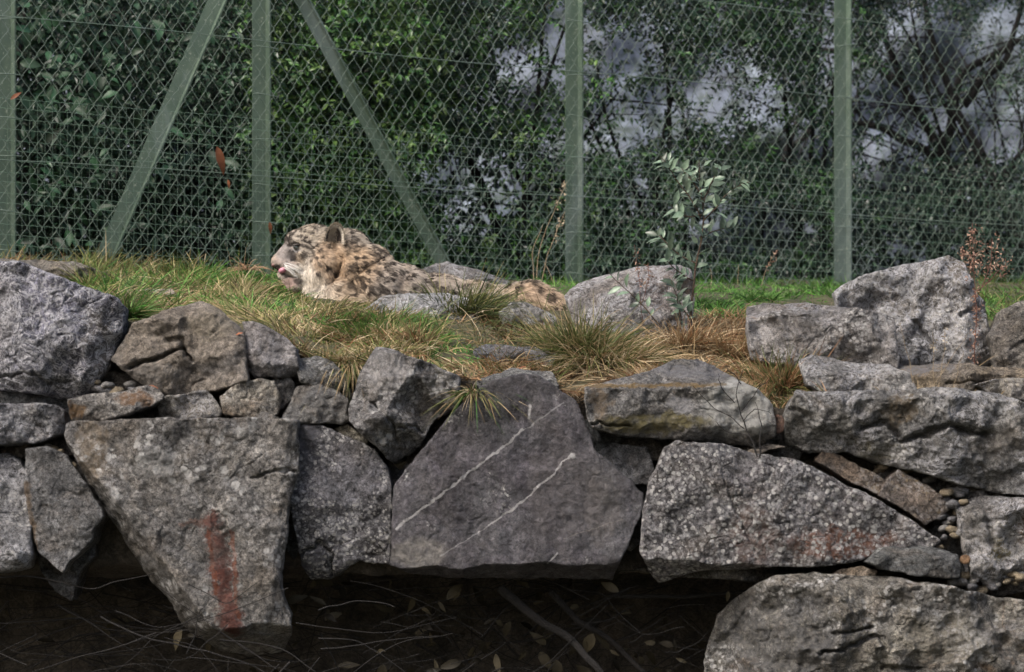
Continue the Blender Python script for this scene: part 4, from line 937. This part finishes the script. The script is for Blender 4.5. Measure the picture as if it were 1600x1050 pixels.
        rim = np.arange(nu-1)+nu*(nv_-1); qr = np.c_[rim, rim+1, rim+1+len(vs), rim+len(vs)]
        return obj('ear', mesh_np('ear', Vv, np.concatenate([q, q2, qr]), cols=np.concatenate([np.array(cs), cb])), M_fur, e), vs, nu, nv_
    eo, vs, nu, nv_ = ear(526, 367, -31, 1.4, 8)
    ear(506, 366, 36, .9, -4)
    # ear hairs: rim and inner
    rim = vs[nu*(nv_-1):]; ids = rr.integers(0, nu, 700); pr = rim[ids]+rr.normal(size=(700, 3))*.0018; inn = vs[rr.integers(0, len(vs), 500)]
    P = np.concatenate([pr, inn]); n_ = len(P); D = rr.normal(size=(n_, 3))*.4+np.array([.15, -.5, .5]); D[:700] += (pr-W(527, 372, Y0))/k*.05; D /= np.linalg.norm(D, axis=1)[:, None]; L = (rr.uniform(2, 5, n_)*k)[:, None]
    Sd = np.cross(D, np.array([0, -1., 0.05])); Sd /= np.linalg.norm(Sd, axis=1)[:, None]
    Vf = np.stack([P-Sd*.001, P+Sd*.001, P+D*L], 1).reshape(-1, 3)-org; HC = np.where(np.arange(n_)[:, None] < 700, np.array([[.50, .44, .36]]), np.where((P[:, 0:1] > W(528, 0, Y0)[0]), np.array([[.07, .055, .05]]), np.array([[.38, .32, .26]])))*rr.uniform(.6, 1.2, (n_, 1))
    o = obj('ear_hair', mesh_np('ear_hair', Vf, np.arange(n_*3).reshape(-1, 3), smooth=False, cols=np.repeat(HC, 3, 0)), M_fur, eo); o['kind'] = 'stuff'
    # ---------------- eye, nose, tongue
    def simple(name, c, rough, spec=.5):
        m = NT(name); tc = m.n('ShaderNodeTexCoord').outputs['Object']; nz = m.noise(tc, 120, 4, .6)
        m.l(m.mix(m.mr(nz, .35, .65, 0, 1), c, tuple(min(1, q*1.5+.01) for q in c)), m.bsdf.inputs['Base Color']); m.bsdf.inputs['Roughness'].default_value = rough; m.bsdf.inputs['Specular IOR Level'].default_value = spec
        m.l(m.bump(nz, .3, .001), m.bsdf.inputs['Normal']); return m.m
    def lump(name, px, py, rx, rz, ry, dy, mat, rot=0., par=e):
        b = bmesh.new(); c = V(px, py, Y0); c.y += dy*k; c -= Vector(org.tolist())
        bmesh.ops.create_icosphere(b, subdivisions=3, radius=1, matrix=Matrix.Translation(c)@Matrix.Rotation(math.radians(rot), 4, 'Y')@Matrix.Diagonal((rx*k, ry*k, rz*k, 1)))
        m = bpy.data.meshes.new(name); b.to_mesh(m); b.free()
        for p in m.polygons: p.use_smooth = True
        return obj(name, m, mat, par)
    ey = lump('eye', 463, 388, 4.2, 3.2, 4, -17, simple('eye_grey_green', (.07, .085, .08), .15, .8))
    lump('pupil', 461.5, 388, 1.6, 2, 1.5, -20.4, simple('pupil_black', (.01, .01, .01), .1, .8), par=ey)
    lump('eyelid', 463.5, 384.6, 6.2, 2.0, 4.5, -18, simple('eyelid_dark', (.03, .025, .022), .6), -8)
    lump('eye', 458, 387, 4, 3.4, 4, 24, simple('eye_grey_green', (.16, .19, .19), .15, .8))
    lump('nose', 428, 415, 3.6, 3.6, 7, -8, simple('nose_leather', (.13, .07, .065), .5))
    lump('tongue', 442.5, 423.5, 7., 4.6, 6, -14.5, simple('tongue_pink', (.33, .14, .18), .45), -28)
    ls, rs = [], []
    for i in range(16):
        a = W(440+random.uniform(0, 12), 412+random.uniform(0, 9), Y0)+np.array([0, -18*k, 0]); t = np.linspace(0, 1, 8)[:, None]
        d = np.array([random.uniform(.5, 1.), -.5, random.uniform(-.55, .05)])*random.uniform(20, 38)*k
        ls.append(a+d*t+np.array([0, 0, -1])*t*t*6*k-org); rs.append(np.linspace(.0006, .0003, 8))
    M_w = simple('whisker_white', (.7, .68, .65), .5)
    tubes('whiskers', ls, rs, 3, M_w, e)['kind'] = 'stuff'
leopard()

# ------------------------------------------------------------------ grass
def blades(name, P, D, L, wd, C, bend, mat, parent=None, loc=(0, 0, 0), seg=4):
    wd = wd*1.2
    n = len(P); loc = np.array(loc); D = D/np.linalg.norm(D, axis=1)[:, None]
    side = np.cross(D, np.array([0, 1., 0])+rng.normal(size=(n, 3))*.5); side /= np.maximum(np.linalg.norm(side, axis=1), 1e-6)[:, None]
    hor = D*np.array([1, 1, 0]); hor /= np.maximum(np.linalg.norm(hor, axis=1), 1e-6)[:, None]
    rows = []; sg = []
    for i in range(seg+1):
        t = i/seg; c = P+D*(L*t)[:, None]+(hor*.45+np.array([0, 0, -.8]))*((bend*L)*t*t)[:, None]; w_ = wd*(1-t**1.7)+.0002
        if i < seg: rows += [c-side*w_[:, None], c+side*w_[:, None]]
        else: rows.append(c)
    Vv = np.stack(rows, 1).reshape(-1, 3)-loc; m = 2*seg+1; b = np.arange(n)[:, None]*m; T = []
    for i in range(seg-1): T += [b+np.array([[2*i, 2*i+1, 2*i+3]]), b+np.array([[2*i, 2*i+3, 2*i+2]])]
    T.append(b+np.array([[2*seg-2, 2*seg-1, 2*seg]])); T = np.concatenate(T)
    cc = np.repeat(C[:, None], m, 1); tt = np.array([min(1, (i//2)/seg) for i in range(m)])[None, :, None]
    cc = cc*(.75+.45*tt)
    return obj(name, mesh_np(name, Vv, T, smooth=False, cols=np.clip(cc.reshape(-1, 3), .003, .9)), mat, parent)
PG = [(.05, .15, .02), (.075, .19, .03), (.03, .09, .015), (.11, .2, .05)]
PY = [(.16, .17, .055), (.22, .20, .08), (.10, .12, .035), (.30, .25, .13)]
PS = [(.38, .29, .17), (.30, .22, .12), (.44, .36, .24), (.20, .14, .07)]
PB = [(.26, .14, .07), (.32, .20, .11), (.20, .10, .05), (.38, .27, .16)]
PO = [(.08, .105, .03), (.12, .135, .045), (.055, .075, .025), (.19, .17, .075)]
acc = {}
def patch(key, n, x0, x1, r0, r1, L0, L1, pal, lean=(0, -.2, 1), spread=.55, bend=(.1, .6), wd=.0016, shape=None):
    px = rng.uniform(x0, x1, n); row = rng.uniform(r0, r1, n)
    if shape is not None:
        k = shape(px, row); px, row = px[k], row[k]; n = len(px)
    Y = ground_at(px, row)+rng.uniform(-.02, .02, n); k = (Y-CY)/F; x = (px-800)*k; z = ground_z(x, Y)-.008
    cl = fbm(np.c_[x*7, Y*7, x*0+len(acc)], 2); cln = np.c_[fbm(np.c_[x*5, Y*5, x*0+3], 2), fbm(np.c_[x*5, Y*5, x*0+9], 2), x*0]
    D = np.array(lean)+rng.normal(size=(n, 3))*spread*np.array([1, .7, .25])+cln*2.
    D[:, 2] = np.maximum(D[:, 2], .12)
    L = rng.uniform(L0, L1*1.1, n)*mpp(1)*np.clip(.95+1.3*cl, .3, 1.7); L = L*np.where((px > 395) & (px < 700) & (row < 500), .62, 1); C = np.array(pal)[rng.integers(0, len(pal), n)]*rng.uniform(.45, 1.5, (n, 1))*(1+.5*fbm(np.c_[x*4, Y*4, x*0+20], 2)[:, None])
    acc.setdefault(key, []).append((np.c_[x, Y, z], D, np.maximum(L, .01), wd*rng.uniform(.6, 1.3, n), C, rng.uniform(*bend, n)))
def flush(key, kind='stuff'):
    a = [np.concatenate(q) for q in zip(*acc[key])]
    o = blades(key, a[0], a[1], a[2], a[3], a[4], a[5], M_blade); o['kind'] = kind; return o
g_ = 'green_grass'
patch(g_, 3600, 280, 440, 420, 455, 12, 34, PG+PY[:1]); patch(g_, 7000, 1075, 1330, 436, 505, 10, 26, PG); patch(g_, 1600, 830, 930, 436, 470, 8, 22, PG)
patch(g_, 1500, 1530, 1640, 436, 500, 12, 34, PG+PO); patch(g_, 1500, 410, 480, 450, 485, 10, 26, PG+PY); patch(g_, 1200, 650, 760, 520, 570, 5, 14, [(.06, .17, .03), (.09, .2, .05)], spread=.8)
patch(g_, 800, 560, 680, 480, 520, 10, 26, PG+PO); patch(g_, 3000, -60, 290, 404, 432, 10, 28, PG[2:]+PO); patch(g_, 900, 640, 860, 440, 452, 6, 16, PG)
g_ = 'mixed_grass'
patch(g_, 3400, 120, 310, 415, 462, 14, 46, PY+PO); patch(g_, 7500, 300, 480, 448, 505, 10, 32, PY+PS[:1]); patch(g_, 8000, 430, 660, 475, 560, 10, 32, PY+PO+PS); patch(g_, 3500, 640, 880, 500, 590, 8, 28, PO+PS+PB)
patch(g_, 1700, -60, 130, 405, 430, 12, 40, PY+PS[:2]+PB[:1]); patch(g_, 1400, 500, 600, 540, 575, 10, 34, PO+PS, lean=(0, -.9, .7)); patch(g_, 800, 180, 215, 468, 500, 14, 38, PO+PG)
g_ = 'pale_wisps'
patch(g_, 1100, 120, 480, 412, 500, 30, 62, PS+PY, spread=.8, bend=(.1, .9), wd=.0011); patch(g_, 1200, 430, 860, 475, 590, 30, 66, PS+PY+PO, spread=.9, bend=(.1, 1.), wd=.0011)
patch(g_, 1700, 850, 1300, 500, 610, 30, 66, PS, spread=.9, bend=(.1, 1.), wd=.0011); patch(g_, 160, 1230, 1600, 590, 612, 20, 60, PS, spread=.9, wd=.0011)
g_ = 'green_grass'
patch(g_, 3600, 120, 480, 415, 490, 14, 42, PG+PY[:1]); patch(g_, 2200, 470, 680, 480, 540, 10, 34, PG+PO); patch(g_, 700, 560, 700, 505, 560, 10, 34, PG)
g_ = 'straw_grass'
patch(g_, 3800, 185, 330, 455, 500, 12, 40, PS, lean=(.4, -.6, .5), spread=.7, bend=(.3, .9)); patch(g_, 1500, 430, 640, 490, 560, 12, 40, PS+PB, lean=(0, -.7, .6), spread=.8)
patch(g_, 3500, 860, 1010, 545, 615, 14, 42, PS+PB, lean=(0, -.8, .35), spread=.8, bend=(.3, .9)); patch(g_, 9000, 990, 1200, 500, 592, 12, 38, PB+PS, spread=.75, bend=(.2, .8)); patch(g_, 3500, 1150, 1300, 530, 636, 12, 36, PB+PO+PS, spread=.7)
patch(g_, 900, 700, 860, 560, 605, 10, 34, PS+PB, lean=(.1, -.9, .4), spread=.8); patch(g_, 900, 1230, 1600, 560, 606, 8, 26, PS+PB, spread=.8); patch(g_, 700, 1380, 1580, 590, 615, 6, 20, PS, spread=.8)
for k_ in list(acc): flush(k_)
def tussock(px, row, n, rad, L0, L1, pal, label, lean=(0, -.15, 1), spread=.6, bend=(.1, .7), dz=0., Yv=None):
    Y = float(ground_at([px], [row])[0]) if Yv is None else Yv; base = W(px, row, Y)
    a = rng.uniform(0, 2*math.pi, n); rad = rad*1.35; r = rad*mpp(Y)*np.sqrt(rng.random(n)); P = base+np.c_[np.cos(a)*r, np.sin(a)*r*.6, -.01+0*a]
    D = np.array(lean)+np.c_[np.cos(a), np.sin(a)*.8, a*0]*(r/(rad*mpp(Y)))[:, None]*spread+rng.normal(size=(n, 3))*.36+np.array([.15, 0, 0])*rng.normal(); D[:, 2] = np.where(D[:, 2] < -.5, -.5, D[:, 2])
    L = rng.uniform(L0*.55, L1, n)*mpp(Y)*(1+.4*np.sin(a*3+px)); C = np.array(pal)[rng.integers(0, len(pal), n)]*rng.uniform(.6, 1.35, (n, 1))
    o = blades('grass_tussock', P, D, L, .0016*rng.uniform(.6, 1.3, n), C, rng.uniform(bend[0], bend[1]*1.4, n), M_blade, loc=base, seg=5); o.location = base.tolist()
    tag(o, label, 'grass tussock', 'grass tussocks on the bank'); return o
tussock(905, 562, 2600, 40, 50, 105, PO+PO+PS[:2], 'big olive tussock right of the flat dark slaty stone', spread=.75)
tussock(958, 572, 1700, 40, 45, 95, PS+PO[:2], 'straw and olive tussock drooping left of the banded block', lean=(.2, -.3, .9), spread=.8, bend=(.3, .9))
tussock(728, 496, 1300, 34, 45, 88, PO+[(.05, .07, .03)], 'dark green tussock standing before the flank of the leopard', lean=(.15, -.1, 1))
tussock(1225, 612, 1700, 40, 45, 92, PO+PB, 'green brown tussock left of the long undercut block', spread=.7)
tussock(1262, 600, 700, 24, 30, 70, PB+PS, 'rusty brown tussock beside the low humped stone', spread=.7)
tussock(742, 612, 420, 16, 16, 50, PO+PS+PG[2:3], 'small tuft rooted between the kite boulder and the dark slab', lean=(0, -.5, .5), spread=1.3, bend=(.4, 1.2), Yv=-.02)
tussock(203, 492, 420, 12, 25, 60, PO+PG, 'green tuft between the crusted boulder and the tan boulder', Yv=.2)
tussock(1075, 545, 900, 26, 35, 75, PB+PS, 'red brown tussock in front of the sapling', spread=.7)
tussock(1140, 555, 700, 26, 30, 70, PB+PS+PO[:1], 'pale brown tussock left of the squared block', spread=.7)
tussock(545, 566, 420, 18, 18, 44, PS+PO, 'straw tuft hanging over the stones left of the kite boulder', lean=(.1, -1., .2), spread=.7, bend=(.4, 1.3), Yv=.12)
tussock(640, 540, 700, 24, 25, 60, PO+PB, 'reddish tuft above the kite boulder', spread=.7)
tussock(385, 418, 70, 8, 18, 40, [(.40, .28, .18), (.34, .2, .12)], 'curled tan dead grass at the foot of the fence post', spread=1.5, bend=(.3, 1.2), Yv=2.1)

# ------------------------------------------------------------------ sapling with grey green leaves
M_sap = leaf_mat('sapling_leaf', .38, False, (.105, .15, .105), .6, .45, .15)
M_stem = soil_mat('sapling_stem', (.06, .04, .03), (.13, .09, .06), 30)
smesh = [leaf_mesh('leaf', r, M_sap, c, 10+i) for i, (r, c) in enumerate([(.46, .1), (.38, .25), (.52, .0)])]
SY = .86
sb = V(1084, 530, SY); sap = empty('sapling', sb, 'young shrub with oval silver green leaves standing before the fence', 'sapling')
br = [[(1078, 545), (1080, 470), (1090, 400), (1098, 350), (1094, 295), (1092, 250)], [(1097, 340), (1080, 315), (1052, 275), (1030, 248)], [(1096, 325), (1110, 290), (1124, 256)], [(1098, 345), (1125, 318), (1145, 298), (1168, 288)], [(1095, 372), (1120, 358), (1148, 350)],
      [(1088, 410), (1066, 400), (1040, 375), (1030, 365)], [(1085, 440), (1060, 425), (1035, 405)], [(1080, 500), (1060, 470), (1048, 440)], [(1094, 300), (1078, 275), (1068, 262)], [(1097, 335), (1070, 340), (1045, 322)], [(1040, 520), (1010, 485), (975, 450), (948, 428)], [(1060, 530), (1062, 490), (1052, 455)]]
for i, b in enumerate(br):
    ln = pxline(b, SY, .006, i, 18); ln[:, 1] += np.linspace(0, [0, -.08, .06, -.1, .08, .05, -.08, -.05, .05, -.06, -.05, -.1][i], 18)
    r = np.linspace(.0052 if i == 0 else .003, .0012, 18)
    tubes('stem' if i == 0 else 'branch', [ln], [r], 6, M_stem, sap, np.array(sb))
    nl = [26, 19, 15, 20, 16, 17, 13, 14, 13, 13, 11, 15][i]
    for j in range(nl):
        t = (.35 if i in (0,) else .2)+(.8 if i else .65)*(j+.5)/nl; kx = min(17, int(t*17)); p = ln[kx]+np.array([random.gauss(0, .008), random.gauss(0, .012), random.gauss(0, .006)]); tg = ln[min(17, kx+1)]-ln[max(0, kx-1)]; tg /= np.linalg.norm(tg)
        s_ = 1 if j % 2 else -1
        nrm = np.array([-tg[2], 0, tg[0]])*s_; D = tg*.5+nrm*random.uniform(.5, 1.1)+np.array([0, random.uniform(-.6, .3), random.uniform(-.1, .25)])
        place_leaf('leaf', random.choice(smesh), sap, p, D, (random.uniform(-.5, .5), random.uniform(-1, -.1), random.uniform(.3, 1)), random.uniform(13, 25)*mpp(SY))
# dead dock like plant and bare stalks
M_dead = leaf_mat('dead_seed', .8, True, trans=.1, spec=.2); M_deadst = soil_mat('dead_stem', (.12, .05, .04), (.2, .09, .07), 40); M_straw = soil_mat('straw_stem', (.28, .21, .13), (.42, .34, .23), 40)
def deadplant(label, lines_, Y, seeds, col, rS, mat):
    b = V(lines_[0][0][0], lines_[0][0][1], Y); e = empty('dead_plant', b, label, 'dead plant'); ll = []
    for i, q in enumerate(lines_): ll.append(pxline(q, Y, .006, i+30, 16))
    for q in ll: tubes('stalk', [q], [np.linspace(rS, rS*.5, 16)], 5, mat, e, np.array(b))
    P = []
    for (q, n, a, bb, sp_) in seeds:
        t = rng.integers(int(a*15), max(int(a*15)+1, int(bb*15)), n); P.append(ll[q][t]+rng.normal(size=(n, 3))*np.array([sp_, sp_, sp_*1.2])*mpp(Y))
    P = np.concatenate(P); n = len(P); C = np.array(col)[rng.integers(0, len(col), n)]*rng.uniform(.6, 1.3, (n, 1))
    o = leaves('seed_heads', P, rng.normal(size=(n, 3)), rng.normal(size=(n, 3)), rng.uniform(3, 8, n)*mpp(Y), rng.uniform(1.5, 3, n)*mpp(Y), C, M_dead, e, np.array(b)); o['kind'] = 'stuff'
RB = [(.27, .16, .12), (.36, .25, .19), (.17, .10, .075)]
deadplant('tall rusty seed plant rising above the tallest boulder', [[(1522, 600), (1526, 500), (1522, 420), (1518, 350)], [(1524, 470), (1545, 420), (1552, 370)], [(1524, 460), (1555, 430), (1570, 415)], [(1522, 430), (1510, 400), (1502, 390)]], .42,
          [(0, 150, .78, 1.0, 5), (0, 90, .7, .85, 8), (1, 120, .5, 1, 8), (2, 80, .6, 1, 8), (3, 40, .6, 1, 4), (0, 200, .1, .62, 4)], RB, .0022, M_deadst)
deadplant('pale dry stalks standing on the tan ledge stone', [[(1461, 608), (1459, 560), (1458, 516)], [(1467, 608), (1474, 555), (1478, 510)], [(1490, 608), (1497, 575), (1505, 550)], [(1425, 600), (1418, 550), (1405, 505)], [(1462, 600), (1485, 560), (1512, 520)]], .12, [(0, 16, .6, 1, 2), (1, 18, .6, 1, 2)], [(.45, .38, .28)], .0013, M_straw)
deadplant('tall leaning dry stalks left of the middle fence post', [[(838, 445), (846, 380), (870, 320), (885, 285)], [(846, 445), (858, 390), (884, 330)], [(866, 445), (850, 410)], [(834, 445), (833, 395), (848, 350)]], 3.1, [(0, 30, .7, 1, 3), (1, 30, .7, 1, 3)], [(.4, .33, .24)], .0022, M_straw)
deadplant('dry red stalk in front of the pink grey boulder', [[(1005, 505), (1000, 450), (992, 380)], [(1002, 480), (1012, 440), (1014, 410)]], .85, [(0, 40, .5, 1, 3), (1, 30, .5, 1, 3)], RB, .0015, M_deadst)
deadplant('thin dry stalks at the fence foot behind the green lawn', [[(1190, 450), (1200, 415), (1215, 390)], [(1153, 450), (1153, 430), (1155, 412)], [(1112, 450), (1110, 420)]], 3.4, [(0, 20, .4, 1, 2)], RB, .0016, M_straw)
M_str2 = M_straw
e = deadplant('long pale straw lying across the grass before the leopard', [[(700, 515), (740, 492), (778, 478)]], .85, [(0, 4, .5, 1, 1)], [(.45, .38, .28)], .0016, M_straw)

# fallen leaves
M_fall = leaf_mat('fallen_leaf', .6, False, (.26, .10, .05), .4, .3, .2)
fmesh = [leaf_mesh('fallen_leaf', r, M_fall, c, 20+i) for i, (r, c) in enumerate([(.3, .35), (.24, .6), (.36, .2)])]
def fall(px, py, Y, L, D, label, N=(.2, -1, .4)):
    o = place_leaf('fallen_leaf', random.choice(fmesh), None, V(px, py, Y), D, N, L*mpp(Y)); return tag(o, label, 'leaf', 'dead orange leaves')
def fY(px): return float(FA[1]+FDn[1]*fence_s(px))
fall(338, 228, fY(338)-.03, 46, (.35, 0, -1), 'long orange dead leaf caught in the fence left of the second post'); fall(356, 280, fY(356)-.03, 15, (.2, 0, -1), 'small brown dead leaf caught below the long orange one')
fall(16, 156, fY(16)-.04, 22, (.7, 0, .6), 'orange leaf stuck on the leftmost fence post'); fall(421, 346, fY(421)-.04, 20, (.15, 0, -1), 'orange leaf stuck on the post above the nose of the leopard')
for (px, py, Y, lb) in [(852, 520, .75, 'orange leaf on the grass right of the small grey boulder'), (512, 545, .35, 'red brown leaf in the grass above the round shouldered stone'), (578, 512, .6, 'rusty leaf in the grass near the pale boulder'), (822, 573, .2, 'orange leaf on the pale flat stone'), (1190, 530, .9, 'small orange leaf in the brown grass'),
                        (247, 608, -.06, 'orange leaf on the end of the flat slaty stone'), (380, 520, -.0, 'small red leaf on the edge of the tan boulder'), (1040, 560, .5, 'orange leaf among the red brown grass')]:
    fall(px, py, Y, 14, (random.uniform(-1, 1), -.3, random.uniform(-.2, .5)), lb, (.2, -.6, 1))

# ------------------------------------------------------------------ twigs and dead leaves in the hollow below the wall
M_twig = soil_mat('twig_bark', (.008, .007, .007), (.024, .021, .02), 30)
M_dull = leaf_mat('withered_leaf', .6, False, (.036, .03, .018), .8, .2, .1)
dmesh = [leaf_mesh('leaf', r, M_dull, c, 40+i) for i, (r, c) in enumerate([(.4, .4), (.3, .2), (.5, .5)])]
def bramble(label, x0, x1, n, nleaf, seed, Y0=.1, Y1=.7):
    rr = np.random.default_rng(seed); cx = (x0+x1)/2; b = V(cx, 1180, .4); e = empty('bramble', b, label, 'bramble', 'dark brambles under the wall'); bb = np.array(b)
    L_, R_ = [], []
    for i in range(n):
        x = rr.uniform(x0, x1); y = rr.uniform(905, 1090); a = rr.choice([-1, 1])*abs(rr.normal())*.75+(math.pi if rr.random() < .5 else 0); L = rr.uniform(80, 300)
        Yt = rr.uniform(Y0, Y1); x2 = x+math.cos(a)*L; y2 = y+math.sin(a)*L*.7
        y2 = max(y2, 908)
        ln = wiggly([W(x, y, Yt), W((x+x2)/2, (y+y2)/2+rr.uniform(-30, 30), Yt+rr.uniform(-.05, .05)), W(x2, y2, Yt+rr.uniform(-.1, .1))], 18, .012, seed+i)
        L_.append(ln); r0 = rr.choice([.0012, .0018, .0028, .0045], p=[.45, .3, .2, .05]); R_.append(np.linspace(r0, r0*.4, 18))
    o = tubes('twigs', L_, R_, 4, M_twig, e, bb); o['kind'] = 'stuff'
    for i in range(nleaf):
        ln = L_[rr.integers(0, n)]; p = ln[rr.integers(2, 17)]; D = rr.normal(size=3); D[1] *= .4; D[2] -= .3
        place_leaf('leaf', dmesh[i % 3], e, p, D, (rr.normal()*.4, -1, rr.uniform(0, .8)), rr.uniform(16, 38)*mpp(.2))
bramble('dark bramble twigs under the pointed slab at the lower left', -60, 300, 120, 30, 1)
bramble('dark bramble with withered leaves under the dark slab', 430, 820, 120, 80, 2)
bramble('dark bramble with withered olive leaves left of the lower right boulder', 780, 1160, 110, 90, 3)
bramble('thin pale twigs in front of the foot of the huge wedge boulder', 180, 520, 26, 0, 4, -.3, -.1)
def stick(label, pts, Y, r, grp=None):
    b = V(pts[0][0], pts[0][1], Y); o = tubes('branch', [pxline(pts, Y, .012, int(pts[0][0]), 26)], [np.linspace(r, r*.6, 26)], 8, M_twig, None, np.array(b)); o.location = b; tag(o, label, 'branch', 'fallen branches under the wall')
stick('thick dark branch slanting down right under the slab', [(780, 915), (830, 960), (900, 1010), (960, 1070)], .12, .017)
stick('brown stick beside the thick dark branch', [(860, 925), (900, 965), (960, 1010), (1010, 1060)], .22, .012)
stick('long dark stick lying level under the sloping slab', [(960, 935), (1060, 932), (1160, 925), (1230, 918)], .25, .008)
stick('thin pale stick curving over the foot of the huge wedge boulder', [(160, 965), (230, 1000), (330, 1020), (400, 1040), (450, 1080)], -.22, .003)
stick('thin twig running level left of the huge wedge boulder', [(-40, 905), (60, 900), (150, 920), (250, 890)], .0, .0028)
# sprig added before the banded block in place of branches reflected in the pane
lns, rs = [], []; b0 = V(1195, 720, -.1)
for i, pts in enumerate([[(1185, 715), (1165, 670), (1150, 620), (1160, 575)], [(1165, 670), (1120, 640), (1085, 600)], [(1155, 640), (1185, 610), (1200, 590)], [(1185, 715), (1190, 670), (1180, 630)], [(1150, 630), (1125, 600), (1120, 585)], [(1170, 680), (1135, 675), (1105, 650)], [(1183, 700), (1160, 690), (1140, 680)], [(1160, 655), (1185, 640), (1205, 645)], [(1157, 600), (1140, 580), (1130, 570)], [(1120, 640), (1100, 645), (1080, 640)], [(1135, 652), (1125, 625), (1105, 612)]]):
    lns.append(pxline(pts, -.1+.01*i, .01, i+50, 14)); rs.append(np.linspace(.0035 if i in (0, 3) else .002, .001, 14))
o = tubes('reflection_sprig', lns, rs, 5, M_twig, None, np.array(b0)); o.location = b0; tag(o, 'dark leafless sprig added for the branches reflected over the white end of the banded block', 'sprig')
